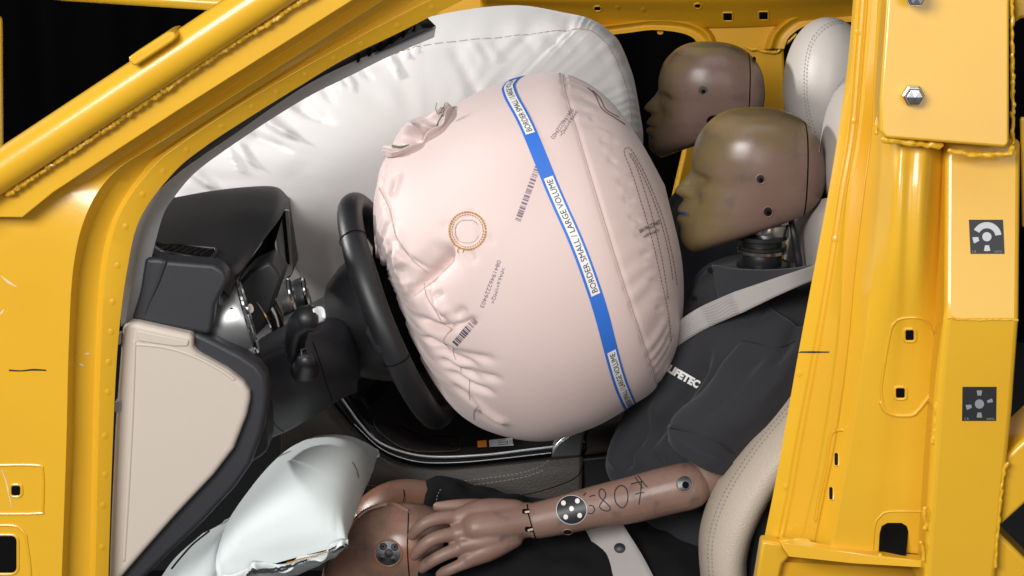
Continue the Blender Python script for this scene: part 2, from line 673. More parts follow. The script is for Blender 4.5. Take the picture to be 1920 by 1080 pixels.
def face_paint(name, c):
    """vinyl head skin with chalk smeared over face and crown (fixed to the head, not to the light)"""
    m = mat(name, (0.200, 0.126, 0.100), 0.29, bump=[('noise', 40, 0.06)], rough_noise=0.06)
    nt = m.node_tree
    L = nt.links
    b = nt.nodes['Principled BSDF']
    tc = nt.nodes.new('ShaderNodeTexCoord')
    sp = nt.nodes.new('ShaderNodeSeparateXYZ')
    L.new(tc.outputs['Object'], sp.inputs['Vector'])
    n1 = nt.nodes.new('ShaderNodeTexNoise')
    n1.inputs['Scale'].default_value = 18
    n1.inputs['Detail'].default_value = 4
    L.new(tc.outputs['Object'], n1.inputs['Vector'])

    def math_(op, a, b2):
        x = nt.nodes.new('ShaderNodeMath')
        x.operation = op
        for i, q in enumerate((a, b2)):
            if isinstance(q, (int, float)):
                x.inputs[i].default_value = q
            else:
                L.new(q, x.inputs[i])
        return x.outputs[0]

    def ramp(v, lo, hi):
        r = nt.nodes.new('ShaderNodeMapRange')
        r.interpolation_type = 'SMOOTHSTEP'
        r.inputs['From Min'].default_value = lo
        r.inputs['From Max'].default_value = hi
        L.new(v, r.inputs['Value'])
        return r.outputs['Result']
    wob = math_('MULTIPLY', math_('SUBTRACT', n1.outputs['Fac'], 0.5), 0.12)
    front = ramp(math_('ADD', sp.outputs['X'], wob), c[0] + 0.0, c[0] - 0.085)
    top = ramp(math_('ADD', sp.outputs['Z'], wob), c[2] + 0.045, c[2] + 0.105)
    oil = math_('MAXIMUM', front, math_('MULTIPLY', top, 0.85))
    mx = nt.nodes.new('ShaderNodeMix')
    mx.data_type = 'RGBA'
    mx.inputs['A'].default_value = (0.200, 0.126, 0.100, 1)
    mx.inputs['B'].default_value = (0.155, 0.112, 0.040, 1)
    L.new(math_('MULTIPLY', oil, 0.9), mx.inputs['Factor'])
    n2 = nt.nodes.new('ShaderNodeTexNoise')
    n2.inputs['Scale'].default_value = 33
    n2.inputs['Detail'].default_value = 5
    L.new(tc.outputs['Object'], n2.inputs['Vector'])
    mx2 = nt.nodes.new('ShaderNodeMix')
    mx2.data_type = 'RGBA'
    mx2.inputs['B'].default_value = (0.095, 0.085, 0.08, 1)
    n3 = nt.nodes.new('ShaderNodeTexNoise')
    n3.inputs['Scale'].default_value = 8
    n3.inputs['Detail'].default_value = 6
    n3.inputs['Distortion'].default_value = 0.6
    L.new(tc.outputs['Object'], n3.inputs['Vector'])
    mx3 = nt.nodes.new('ShaderNodeMix')
    mx3.data_type = 'RGBA'
    mx3.inputs['B'].default_value = (0.215, 0.175, 0.045, 1)
    L.new(mx.outputs['Result'], mx3.inputs['A'])
    L.new(math_('MULTIPLY', ramp(n3.outputs['Fac'], 0.5, 0.68), math_('ADD', math_('MULTIPLY', ramp(sp.outputs['Z'], c[2] + 0.0, c[2] + 0.09), 0.55), 0.08)), mx3.inputs['Factor'])
    L.new(mx3.outputs['Result'], mx2.inputs['A'])
    L.new(math_('MULTIPLY', ramp(n2.outputs['Fac'], 0.53, 0.75), 0.6), mx2.inputs['Factor'])
    L.new(mx2.outputs['Result'], b.inputs['Base Color'])
    return m


# ================================================================== setting
fl = box('studio_floor', (0, 2, -0.02), (14, 14, 0.04), M['floor'])
fl['kind'] = 'structure'
# black curtain hung in folds behind the car
nx, V = 400, []
for z in (0.0, 2.0, 4.5):
    for i in range(nx):
        x = -4.5 + 9 * i / (nx - 1)
        V.append((x, 3.4 + 0.05 * math.sin(x * 14) + 0.03 * math.sin(x * 31 + 1), z))
bd = mk('backdrop', V, grid_faces(3, nx), M['curtain'], smooth=True, solid=0.004)
bd['kind'] = 'structure'
bd['label'] = 'black studio curtain hanging in folds behind the car'
#@@CAR
# ================================================================== yellow car body
car = thing('car_body', 'bright yellow cut open car body with welded tubes and riveted door frame', 'car body', P(960, 1080, -0.45) * np.array((1, 1, 0)))
Y_ = M['yellow']

# --- front pillar and cowl side pressing
RB = [(850, -150, -.42), (760, -80, -.43), (640, -14, -.44), (545, 44, -.45), (450, 104, -.46), (330, 178, -.47), (218, 244, -.475), (100, 318, -.48), (-60, 380, -.485), (-140, 480, -.487), (-140, 650, -.487), (-140, 880, -.487), (-140, 1130, -.487)]
RC0 = [(865, -128, -.40), (775, -62, -.41), (675, 5, -.42), (585, 64, -.43), (494, 123, -.44), (375, 200, -.45), (268, 269, -.46), (165, 338, -.475), (60, 400, -.486), (30, 510, -.488), (20, 670, -.488), (15, 870, -.488), (10, 1130, -.488)]
RC = [(880, -110, -.412), (790, -45, -.42), (690, 18, -.43), (600, 76, -.44), (510, 133, -.45), (400, 203, -.46), (300, 267, -.467), (213, 324, -.478), (163, 400, -.488), (138, 500, -.49), (129, 650, -.49), (124, 850, -.49), (114, 1130, -.49)]
RC2 = [(888, -103, -.402), (798, -38, -.41), (698, 27, -.42), (609, 85, -.43), (518, 143, -.44), (410, 212, -.448), (312, 276, -.452), (228, 333, -.456), (180, 405, -.458), (152, 502, -.46), (142, 650, -.46), (137, 850, -.46), (127, 1130, -.46)]
RD0 = [(920, -73, -.395), (822, -20, -.402), (713, 37, -.41), (623, 87, -.418), (527, 140, -.425), (427, 200, -.432), (337, 259, -.438), (280, 307, -.442), (216, 402, -.446), (190, 499, -.448), (180, 650, -.449), (174, 850, -.449), (168, 1130, -.449)]
RD = [(930, -65, -.402), (830, -12, -.41), (720, 44, -.418), (630, 93, -.425), (533, 147, -.432), (433, 207, -.438), (345, 266, -.444), (288, 312, -.448), (226, 398, -.452), (199, 500, -.454), (189, 650, -.455), (183, 850, -.455), (177, 1130, -.455)]
RE = [(950, -42, -.39), (853, 8, -.40), (745, 63, -.408), (650, 109, -.416), (560, 163, -.422), (470, 219, -.428), (385, 275, -.434), (325, 325, -.438), (264, 408, -.443), (239, 505, -.445), (221, 650, -.446), (211, 850, -.446), (202, 1130, -.446)]
pil = loft('front_pillar', [RB, RC0, RC, RC2, RD0, RD, RE], Y_, car, n=170, even=True, solid=0.0016, bevel=0.0035, bseg=3, angle=60)

# flat stiffening plate welded along the pillar
A_ = [(745, -100), (650, -52), (553, 2), (500, 38), (433, 78), (333, 144), (233, 211), (133, 278), (67, 321), (10, 360), (-70, 403)]
B_ = [(-70, 407), (42, 408), (100, 361), (215, 285), (333, 208), (480, 115), (640, 14), (770, -68)]
plate = prism('stiffening_plate', A_ + B_, -.52, -.485, Y_, car, bevel=0.004)
# roll tube above it with a welded lug and a beaded weld
tb = [P(x, y, -.535) for x, y in ((-120, 400), (20, 308), (160, 216), (300, 124), (440, 31), (700, -141))]
tube_o = tube('roll_tube', tb, 0.0246, Y_, car, seg=40, flat=True)
prism('tube_lug', [(240, 108), (314, 60), (327, 60), (332, 71), (322, 80), (253, 125), (243, 119)], -.572, -.51, Y_, car, bevel=0.003)


def weld(name, line, Y, r, parent, step=6.0, amp=0.35):
    r = r * .8
    c = dense(line, step)
    j = rng.normal(0, 0.9, c.shape)
    pts = np.array([P(x + a, y + b, Y if np.ndim(Y) == 0 else Y[0] + (Y[1] - Y[0]) * i / len(c)) for i, ((x, y), (a, b)) in enumerate(zip(c, j))])
    rr = r * (1 + amp * rng.uniform(-0.7, 0.7, len(pts)))
    return tube(name, pts, rr, Y_, parent, n=len(pts) * 3, seg=10, bump=0.35, bs=160)


weld('weld_bead', [(x + 3, y + 6) for x, y in A_[1:-1]], -.532, 0.0042, car, step=4, amp=.5)

# spot welds on the door flange
FW = cr([((a[0] * .5 + b[0] * .5), (a[1] * .5 + b[1] * .5)) for a, b in zip(RD, RE)], 400)
acc, prev = 0, FW[0]
for q in FW:
    acc += np.linalg.norm(q - prev)
    prev = q
    if acc > 62 and q[1] < 1080 and q[0] < 860:
        acc = rng.uniform(-14, 10)
        o = disc('spot_weld', q[0] + rng.uniform(-2, 2), q[1], 6, 6, [pil], Y_, car, off=0.0004, seg=14, rings=3, dome=0.0007)

# pressed pockets in the cowl side
def rrect(x0, y0, x1, y1, r, n=5):
    out = []
    for cx, cy, a in ((x1 - r, y0 + r, -90), (x1 - r, y1 - r, 0), (x0 + r, y1 - r, 90), (x0 + r, y0 + r, 180)):
        for k in range(n + 1):
            t = math.radians(a + 90 * k / n)
            out.append((cx + r * math.cos(t), cy + r * math.sin(t)))
    return out


def rim(name, outline, r, targets, parent, off=0.0, mt=None, closed=False):
    p = dense(list(outline) + ([outline[0]] if closed else []), 5, not closed and len(outline) < 12)
    pts = lay(p, targets, off)
    V, fc = tube_geo(pts, r, seg=8, caps=False)
    return mk(name, V, fc, mt or Y_, parent, outward=True)


def hole(outline, targets, parent, name='access_hole', lip=0.0022, lipin=None):
    o = patch(name, outline, targets, M['deep'], parent, off=0.0006, nr=2)
    p = dense(list(outline) + [outline[0]], 4, False)
    V, fc = tube_geo(lay(p, targets, 0.0), lip, seg=8, caps=False)
    mk('hole_lip', V, fc, Y_, o)
    return o


rim('pressed_pocket', [(-20, 872), (68, 872), (80, 884), (80, 952), (72, 962), (-20, 963)], 0.0022, [pil], car)
hole(rrect(19, 908, 41, 931, 6), [pil], car)
rim('pressed_pocket', [(-20, 985), (25, 985), (42, 995), (50, 1015), (52, 1100), (-20, 1100)], 0.0022, [pil], car)
hole(rrect(-20, 1002, 34, 1076, 12), [pil], car)
ribbon('marker_line', [(17, 694), (40, 695), (62, 693), (87, 694)], [3.2, 2.4, 3.6, 2.6], [pil], M['ink'], car)
for pl, w in (([(2, 517), (15, 528), (32, 538)], 5), ([(3, 880), (12, 905), (22, 952)], 3), ([(148, 682), (158, 686)], 5), ([(158, 664), (168, 662)], 4), ([(0, 590), (8, 580)], 5)):
    ribbon('paint_scuff', pl, [1, w, 1], [pil], M['scuff'], car, off=0.0004)

# --- rear door pillar
E0 = [(1602, -40, -.40), (1590, 110, -.41), (1571, 250, -.42), (1553, 360, -.43), (1527, 500, -.44), (1497, 660, -.445), (1467, 830, -.45), (1450, 923, -.45), (1431, 1016, -.45)]
def sh(r, dx, dY):
    return [(x + dx, y, Y + dY) for x, y, Y in r]


E1 = [(1617, -40, -.412), (1606, 110, -.422), (1594, 250, -.432), (1575, 360, -.442), (1552, 510, -.452), (1526, 660, -.457), (1494, 830, -.460), (1478, 923, -.460), (1458, 1020, -.460)]
E2 = [(1632, -40, -.418), (1621, 110, -.428), (1608, 250, -.438), (1590, 360, -.448), (1578, 503, -.458), (1565, 660, -.463), (1540, 830, -.463), (1522, 923, -.463), (1498, 1024, -.463)]
E25 = [(1648, -40, -.425), (1640, 110, -.435), (1633, 250, -.440), (1620, 360, -.452), (1603, 503, -.462), (1588, 660, -.468), (1564, 830, -.472), (1545, 923, -.472), (1524, 1027, -.472)]
E3 = [(1662, -40, -.50), (1658, 110, -.51), (1653, 250, -.515), (1646, 360, -.525), (1634, 503, -.535), (1619, 660, -.54), (1596, 830, -.54), (1579, 923, -.54), (1560, 1030, -.54)]
E35 = [(1712, -40, -.515), (1712, 110, -.53), (1712, 250, -.545), (1706, 360, -.565), (1700, 503, -.57), (1692, 660, -.552), (1674, 830, -.545), (1662, 923, -.545), (1648, 1034, -.545)]
E4 = [(1768, -40, -.50), (1768, 110, -.51), (1768, 250, -.515), (1766, 360, -.525), (1764, 503, -.535), (1762, 660, -.545), (1750, 830, -.545), (1742, 923, -.545), (1730, 1040, -.545)]
E5 = [(x + 3, y, -.42) for x, y, _ in E4]
ridge = lambda r: [sh(r, -3, 0.003), r, sh(r, 4, 0.003)]
A1 = rails_world([E0, sh(E1, -8, 0.0006), sh(E1, -4, -0.001), sh(E1, 1, 0.0004), sh(E1, 6, -0.001), sh(E1, 11, 0.0006), E2, sh(E2, 5, -.004), E25], 90)
A2 = rails_world([E3, sh(E35, -26, 0), E35, sh(E35, 28, 0.0), E4], 90)
A2 = np.stack([cr(A2[:, k], 26) for k in range(90)], 1)
A3 = rails_world([E5], 90)
AA = np.concatenate((A1, A2, A3), 0)
bp = mk('door_pillar', AA.reshape(-1, 3), grid_faces(len(AA), 90), Y_, car, face_cam=True, solid=0.002, bevel=0.003, bseg=3, angle=50)

# welded plate with two bolts
pl2 = prism('bolted_plate', [(1666, -30, -.560), (1893, -30, -.560), (1893, 268, -.587), (1886, 277, -.588), (1660, 259, -.586), (1650, 246, -.585), (1650, 187, -.58)], -.57, -.53, Y_, car, bevel=0.006, bseg=3)


def lofted_box(name, L, R, depth, mt, parent, n=30, **kw):
    a = rails_world([L, R], n)
    b = a + np.array((0, depth, 0))
    V = np.concatenate((a[0:1], a[1:2], b[1:2], b[0:1]), 0).transpose(1, 0, 2).reshape(-1, 3)
    fc = grid_faces(n, 4, True) + [(0, 1, 2, 3), ((n - 1) * 4 + 3, (n - 1) * 4 + 2, (n - 1) * 4 + 1, (n - 1) * 4)]
    return mk(name, V, fc, mt, parent, outward=True, **kw)


def lin(pts, n=31):
    p = np.asarray(pts, float)
    t = np.linspace(0, len(p) - 1, n)
    return [tuple(np.interp(q, range(len(p)), p[:, k]) for k in range(3)) for q in t]


beamL = [(1774, 262, -.535), (1772, 596, -.600), (1757, 770, -.600), (1733, 1120, -.600)]
beamR = [(1915, 262, -.535), (1912, 596, -.600), (1899, 770, -.600), (1864, 1120, -.600)]
A = np.array([[P(*q) for q in lin(beamL, 31)], [P(*q) for q in lin(beamR, 31)]])
Bk = A + np.array((0, 0.10, 0))
Vb = np.concatenate((A[0:1], A[1:2], Bk[1:2], Bk[0:1]), 0).transpose(1, 0, 2).reshape(-1, 3)
beam = mk('square_beam', Vb, grid_faces(31, 4, True) + [(0, 1, 2, 3), (123, 122, 121, 120)], Y_, car, outward=True, bevel=0.007, bseg=3, angle=10)
weld('weld_bead', [(1778, 597), (1830, 599), (1908, 600)], -.600, 0.0018, car)
weld('weld_bead', [(1656, 262), (1700, 268), (1765, 272)], (-.577, -.57), 0.0050, car, step=9)
weld('weld_bead', [(1780, 283), (1830, 290), (1890, 289), (1898, 279)], -.575, 0.0045, car, step=9)
weld('weld_bead', [(1664, -10), (1655, 110), (1648, 200), (1643, 250)], (-.54, -.565), 0.0028, car)
weld('weld_bead', [(1897, -10), (1898, 120), (1900, 270)], -.555, 0.0032, car)
for a in ([(1756, 758), (1754, 790), (1750, 830)], [(1735, 955), (1736, 990)], [(1729, 1018), (1733, 1050)]):
    weld('weld_bead', a, -.592, 0.0032, car, step=7)
for bx, by in ((1714, 181), (1718, -6)):
    c = P(bx, by, -.592)
    bo = lathe('bolt', c, (-0.06, -1, 0.02), [(-.012, .0), (-.012, .0135), (-0.004, .0135), (-0.004, .0115), (.005, .0115), (.007, .0098), (.0075, 0)], M['zinc'], car, seg=6, smooth=False, bevel=0.0006)

# pressed holes
rim('pressed_panel', [(1655, 760), (1653, 720), (1668, 630), (1676, 607), (1690, 597), (1722, 596), (1740, 606), (1752, 640)], 0.0018, [bp], car)
V_, f_ = tube_geo(lay(dense([(1652, 755), (1660, 770), (1678, 778), (1708, 778), (1722, 768), (1738, 748), (1752, 728)], 4), [bp], 0), 0.003, seg=8)
mk('pressed_edge', V_, f_, Y_, car)
hole(rrect(1695, 616, 1716, 640, 5), [bp], car)
hole(rrect(1677, 725, 1699, 748, 5), [bp], car)
hole([(1647, 1040), (1649, 1000), (1653, 986), (1664, 980), (1690, 980), (1700, 986), (1703, 996), (1699, 1042)], [bp], car)
rim('pressed_edge', [(1636, 1030), (1640, 985), (1650, 968), (1668, 959), (1736, 959)][::1], 0.0016, [bp], car)
for sx, sy in ((1570, 861), (1560, 925)):
    hole(rrect(sx - 5, sy - 13, sx + 3, sy + 13, 3), [bp], car, lip=0.0012)
V_, f_ = tube_geo(lay(dense([(1580, 806), (1562, 810), (1555, 830), (1548, 880), (1535, 940), (1530, 975)], 4), [bp], 0), 0.0022, seg=8)
mk('pressed_edge', V_, f_, Y_, car)
ribbon('marker_line', [(1497, 660), (1525, 660), (1555, 660)], [2.5, 3.5, 2.2], [bp], M['ink'], car)
for q in ((1460, 912), (1485, 700), (1552, 448), (1587, 226), (1596, 60)):
    disc('spot_weld', q[0] + 13, q[1], 6, 6, [bp], Y_, car, off=0.0004, seg=14, dome=0.0006)
# sill box under the pillar
prism('sill_box', [(1462, 1016, -.475), (1478, 1044, -.52), (1600, 1056, -.555), (1740, 1066, -.57), (1738, 1052, -.57), (1640, 1042, -.56), (1545, 1030, -.55)], -.5, -.48, Y_, car, bevel=0.002)
prism('sill_box', [(1429, 1014), (1464, 1018), (1482, 1044), (1468, 1058), (1452, 1130), (1410, 1130)], -.485, -.46, Y_, car, bevel=0.004)
prism('sill_box', [(1440, 1052), (1745, 1070), (1735, 1140), (1430, 1140)], -.47, -.44, M['yellow_in'], car)
weld('weld_bead', [(1456, 1015), (1480, 1015), (1505, 1014), (1540, 1030), (1600, 1043), (1650, 1043)], (-.47, -.56), 0.0045, car, step=9)
# brace tubes leaving to the right
prism('brace_beam', [(1880, 862), (1990, 760), (1990, 885), (1876, 988)], -.585, -.50, Y_, car, bevel=.006, bseg=3)
prism('brace_beam', [(1866, 992), (1990, 1115), (1990, 1240), (1840, 1240)], -.583, -.50, Y_, car, bevel=.006, bseg=3)
weld('weld_bead', [(1889, 868), (1880, 900), (1872, 980), (1866, 1060)], -.598, 0.0028, car, step=7)
prism('rear_side_panel', [(1902, -40), (1990, -40), (1990, 36), (1915, 34), (1904, 44)], -.50, -.46, Y_, car, bevel=0.004)
tube('edge_weld', [P(1917, 225, -.52), P(1921, 420, -.52)], 0.004, Y_, car, bump=0.4)

# --- far side of the shell
fr = [(700, -60), (1660, -60), (1660, 40), (1597, 41), (1560, 41), (1522, 46), (1499, 54), (1478, 72), (1470, 90), (1475, 200), (1482, 330), (1486, 600), (1215, 600), (1235, 470), (1262, 372), (1281, 290), (1297, 200), (1308, 110), (1305, 76), (1291, 66), (1263, 59), (1222, 56), (1180, 61), (1140, 68), (1060, 40), (960, 32), (700, 30)]
far = prism('far_side_frame', fr, 1.12, 1.16, M['yellow_in'], car, bevel=0.006)
def far_band(pts, r, mt=None):
    tube('roof_rail_ridge', [P(x, y, 1.115) for x, y in cr(pts, 40)], r, mt or M['yellow_in'], car)


loft('roof_rail', [[(900, -40, 1.02), (1200, -30, 1.02), (1400, -30, 1.02), (1640, -30, 1.02)], [(900, -6, 1.03), (1150, -3, 1.03), (1400, -4, 1.03), (1640, -12, 1.03)], [(900, 6, 1.07), (1150, 20, 1.07), (1400, 22, 1.07), (1640, 6, 1.07)], [(900, 22, 1.105), (1150, 44, 1.105), (1400, 47, 1.105), (1640, 26, 1.105)], [(900, 26, 1.118), (1150, 47, 1.118), (1400, 52, 1.118), (1640, 30, 1.118)]], M['yellow_in'], car, n=50, across=24, solid=0.002)
def arch(inner, outer):
    mid = [((a[0] * .45 + b[0] * .55), (a[1] * .45 + b[1] * .55)) for a, b in zip(inner, outer)]
    out2 = [((b[0] * 1.35 - a[0] * .35), (b[1] * 1.35 - a[1] * .35)) for a, b in zip(inner, outer)]
    loft('window_flange', [[(x, y, 1.10) for x, y in inner], [(x, y, 1.105) for x, y in mid], [(x, y, 1.092) for x, y in outer], [(x, y, 1.121) for x, y in out2]], M['yellow_in'], car, n=70, across=24, solid=.002)


arch([(1120, 68), (1180, 61), (1222, 56), (1263, 59), (1291, 66), (1308, 80), (1312, 100)], [(1120, 50), (1178, 43), (1224, 38), (1272, 40), (1308, 50), (1330, 68), (1338, 98)])
arch([(1650, 41), (1597, 41), (1560, 41), (1522, 46), (1499, 54), (1478, 72), (1470, 92)], [(1650, 20), (1598, 20), (1556, 20), (1513, 26), (1480, 38), (1454, 62), (1442, 92)])
weld('weld_bead', [(1398, 88), (1425, 95), (1455, 97), (1470, 84), (1492, 66)], 1.112, 0.004, car, step=10)
RR = bpy.data.objects['roof_rail']
for o_ in (rrect(1355, 23, 1374, 39, 1), rrect(1422, 21, 1441, 37, 1), rrect(1113, 11, 1128, 20, 4), rrect(1301, 6, 1315, 15, 4)):
    hole(o_, [RR, far], car, lip=0.002)
for q in ((1158, 14), (1206, 18), (1208, 52), (1238, 60), (1268, 52)):
    disc('spot_weld', q[0], q[1], 6, 5, [RR, far], M['yellow_in'], car, off=0.0005, seg=14, dome=0.003)
# far front frame seen through the windscreen opening
tube('far_tube', [P(-60, -34, 0.8), P(120, -12, 0.8), P(400, 6, 0.8), P(520, 12, 0.8)], 0.014, Y_, car, seg=20)
tube('far_tube', [P(-9, 40, 0.8), P(-7, 330, 0.8)], 0.014, Y_, car, seg=20)

# reference targets stuck on the beam
def target_sticker(cx, cy, h, Y, arcs, tilt, dull):
    col = M['sticker_dull'] if dull else M['sticker_grey']
    st = patch('target_sticker', [(cx - h + tilt, cy - h), (cx + h + tilt, cy - h), (cx + h - tilt, cy + h), (cx - h - tilt, cy + h)], [beam], M['sticker'], car, off=0.0006)
    disc('target_dot', cx, cy, h * .27, h * .27, [beam], col, st, off=0.0011)
    for a0, a1, r0, r1 in arcs:
        t = np.radians(np.linspace(a0, a1, 12))
        ol = [(cx + r1 * h * math.cos(q), cy - r1 * h * math.sin(q)) for q in t] + [(cx + r0 * h * math.cos(q), cy - r0 * h * math.sin(q)) for q in t[::-1]]
        V = lay(ol, [beam], 0.0011)
        fc = [(i, i + 1, 22 - i, 23 - i) for i in range(11)]
        mk('target_mark', V, fc, col, st, face_cam=True)
    text_px('print', '13', (cx - h * .86, cy + h * .93), (h * .22, 0), (0, -h * .13), [beam], M['sticker_dull'], st, off=0.0011)
    text_px('print', '1008722', (cx + h * .42, cy + h * .93), (h * .46, 0), (0, -h * .12), [beam], M['sticker_dull'], st, off=0.0011)


target_sticker(1850, 444, 32, -.57, [(8, 152, .50, .86), (182, 208, .50, .84), (258, 284, .50, .84)], -1.5, False)
target_sticker(1836, 757, 32, -.60, [(78, 102, .50, .80), (-2 + 10, 24, .48, .80), (184, 206, .48, .80), (258, 282, .50, .80)], 0.5, True)
#@@INTERIOR
# ================================================================== dashboard
dash = thing('dashboard', 'black soft dashboard with instrument hood, air vents and upright screen behind the steering wheel', 'dashboard', P(400, 620, -.1) * np.array((1, 1, 0)))
S_ = M['slate']
top = loft('top_pad', [
    [(310, 398, .30), (395, 380, .30), (470, 370, .30), (516, 372, .28), (536, 386, .20)],
    [(318, 372, .10), (395, 358, .10), (470, 350, .10), (518, 351, .10), (541, 370, .08)],
    [(300, 402, -.08), (380, 392, -.08), (455, 386, -.08), (508, 392, -.08), (528, 402, -.08)],
    [(283, 440, -.22), (350, 437, -.22), (425, 437, -.22), (470, 445, -.22), (491, 452, -.22)],
    [(268, 474, -.335), (328, 474, -.335), (392, 480, -.335), (437, 490, -.335), (454, 505, -.335)],
    [(262, 487, -.365), (318, 488, -.365), (378, 494, -.365), (418, 506, -.365), (437, 522, -.36)],
    [(255, 520, -.37), (310, 520, -.37), (370, 525, -.37), (410, 540, -.37), (430, 556, -.365)]],
    M['black'], dash, n=60, across=60, solid=0.004, angle=60)
# hood underside lip
loft('hood_lip', [
    [(541, 370, .08), (528, 402, -.08), (491, 452, -.22), (454, 505, -.335), (437, 522, -.36), (430, 556, -.365)],
    [(536, 385, .08), (520, 415, -.07), (484, 462, -.2), (452, 515, -.31), (440, 535, -.34), (436, 565, -.35)],
    [(500, 410, .10), (485, 430, -.02), (455, 475, -.15), (435, 530, -.26), (430, 550, -.30), (430, 580, -.32)]],
    M['leather_black'], dash, n=50, across=16, angle=60)
fas = prism('end_panel', [(272, 484), (300, 485), (312, 489), (400, 496), (419, 507), (427, 522), (424, 534), (413, 553), (404, 572), (398, 616), (394, 626), (386, 628), (362, 623), (246, 600), (262, 548)], -.405, -.365, S_, dash, bevel=0.010, bseg=6)
V_, f_ = tube_geo(lay(dense([(309, 492), (296, 530), (280, 566), (272, 590)], 4), [fas], 0.0), np.linspace(0.0032, 0.0008, len(dense([(309, 492), (296, 530), (280, 566), (272, 590)], 4))), seg=8)
mk('panel_crease', V_, f_, S_, dash)
vent = patch('side_vent', [(289, 456), (300, 456), (404, 467), (406, 472), (395, 486), (372, 485), (306, 473), (292, 464)], [top], M['deep'], dash, off=0.001)
p_ = dense([(289, 456), (300, 456), (404, 467), (406, 472), (395, 486), (372, 485), (306, 473), (292, 464), (289, 456)], 4, False)
V_, f_ = tube_geo(lay(p_, [top], 0.001), 0.0022, seg=8, caps=False)
mk('vent_frame', V_, f_, M['leather_black'], vent)
for k in range(7):
    x0 = 308 + k * 12.5
    ribbon('vent_slat', [(x0 - 8, 472 + k * 1.6), (x0 + 12, 463 + k * 1.2)], 2.2, [top], M['dark_steel'], vent, off=0.003)

# round satin vent at the dashboard end
ax = np.array((0.955, 0.15, 0.24))
cpod = P(447, 597, -.33)
pod = lathe('end_vent', cpod, ax, [(-.055, .0), (-.055, .030), (-.045, .040), (-.02, .0485), (.000, .0525), (.010, .053), (.013, .0515), (.012, .048), (.004, .046), (-.01, .040), (-.012, 0)], M['silver'], dash, seg=64)
lathe('vent_ring', cpod + ax * .0125, ax, [(-.002, .0535), (.0, .0545), (.003, .0535), (.003, .0500), (-.002, .0500)], M['chrome'], pod, seg=64)
lathe('vent_knob', P(461, 580, -.365), np.array((.85, -.45, .3)), [(-.010, .0), (-.010, .0075), (.006, .0075), (.0085, .0062), (.009, 0)], M['steel'], pod, seg=20)
for k in range(3):
    box('vent_blade', cpod + ax * -.002 + np.array((0, 0, (k - 1) * .026)), (.004, .09, .004), M['gloss'], pod)
# dark inner side, cluster and screen
prism('instrument_housing', [(432, 566), (452, 512), (488, 462), (522, 410), (536, 386), (508, 424), (506, 500), (518, 560), (470, 610)], .095, .115, M['deep'], dash)
prism('inner_side', [(400, 590), (470, 540), (496, 470), (512, 450), (524, 520), (548, 575), (600, 590), (640, 620), (650, 680), (600, 740), (500, 740), (440, 700), (400, 660)], .10, .115, M['deep'], dash, bevel=0.004)
prism('cluster_frame', [(440, 540), (468, 508), (506, 490), (530, 520), (516, 560), (500, 610), (470, 640), (452, 610)], -.26, -.18, M['black'], dash, bevel=0.005)
clf = loft('cluster_glass', [[(468, 528, -.255), (478, 560, -.258), (500, 596, -.262), (510, 622, -.266)], [(492, 520, -.245), (512, 550, -.25), (530, 580, -.255), (531, 612, -.265)]], M['gloss'], dash, n=30, solid=0.004)
ribbon('chrome_line', [(471, 526), (480, 561), (498, 592), (511, 621)], 2.5, [clf], M['chrome'], dash, off=0.001)
ribbon('chrome_line', [(466, 540), (474, 565), (490, 598), (503, 624)], 1.6, [clf], M['chrome'], dash, off=0.001)
for k, (x, y, Yv, r) in enumerate(((545, 562, .06, .034), (572, 556, .24, .033))):
    a = np.array((.93, .06, .22))
    cv = lathe('centre_vent', P(x, y, Yv), a, [(-.05, .0), (-.05, .024), (-.02, r * .9), (.0, r), (.004, r * .97), (.002, r * .85), (-.012, r * .7), (-.012, 0)], M['silver'], dash, seg=40)
    lathe('vent_ring', P(x, y, Yv) + a * .003, a, [(-.002, r * 1.015), (.0, r * 1.03), (.0025, r * 1.0), (.0025, r * .93), (-.002, r * .93)], M['chrome'], cv, seg=40)
# upright screen: slab spanning the car's width, seen nearly on edge
scr = prism('screen', [(508, 398), (516, 392), (530, 391), (548, 512), (545, 520), (530, 528), (524, 524), (520, 510)], .30, .40, M['dark_steel'], dash, bevel=0.004)
prism('screen_bezel', [(507, 412), (511, 408), (529, 526), (524, 526)], .286, .2995, M['bright_trim'], scr)
prism('screen_face', [(512, 402), (529, 394), (541, 395), (548, 508), (545, 516), (530, 524)], .292, .2995, M['screen'], scr)
prism('screen_slot', [(528, 399), (534, 396), (543, 495), (537, 498)], .286, .2915, M['deep'], scr)

# ================================================================== steering column and wheel
colm = thing('steering_column', 'black steering column shroud with indicator and wiper stalks left of the wheel', 'steering column', P(560, 700, 0) * np.array((1, 1, 0)))
ls = [(470, 648, -.22), (520, 615, -.15), (575, 595, -.13), (640, 600, -.10), (670, 640, -.06)]
lm = [(480, 690, -.27), (530, 660, -.22), (590, 640, -.20), (645, 650, -.16), (676, 690, -.10)]
lb = [(490, 760, -.26), (540, 745, -.22), (590, 720, -.20), (640, 705, -.16), (672, 712, -.10)]
lc = [(497, 826, -.20), (540, 808, -.16), (590, 780, -.12), (640, 748, -.08), (670, 735, -.04)]
colsh = loft('column_shroud', [ls, lm, lb, lc], M['slate'], colm, n=50, across=40, solid=0.004, angle=60)
loft('knee_panel', [[(470, 648, -.22), (478, 690, -.27), (488, 760, -.27), (497, 828, -.2)], [(430, 640, -.30), (450, 700, -.33), (465, 770, -.33), (470, 850, -.30)]], M['black'], colm, n=40, across=12, solid=0.004)
ribbon('panel_seam', [(586, 640), (600, 680), (612, 720), (622, 750)], 1.5, [colsh], M['deep'], colm, off=0.0006)
ribbon('panel_seam', [(505, 770), (515, 795), (532, 810)], 1.5, [colsh], M['deep'], colm, off=0.0006)
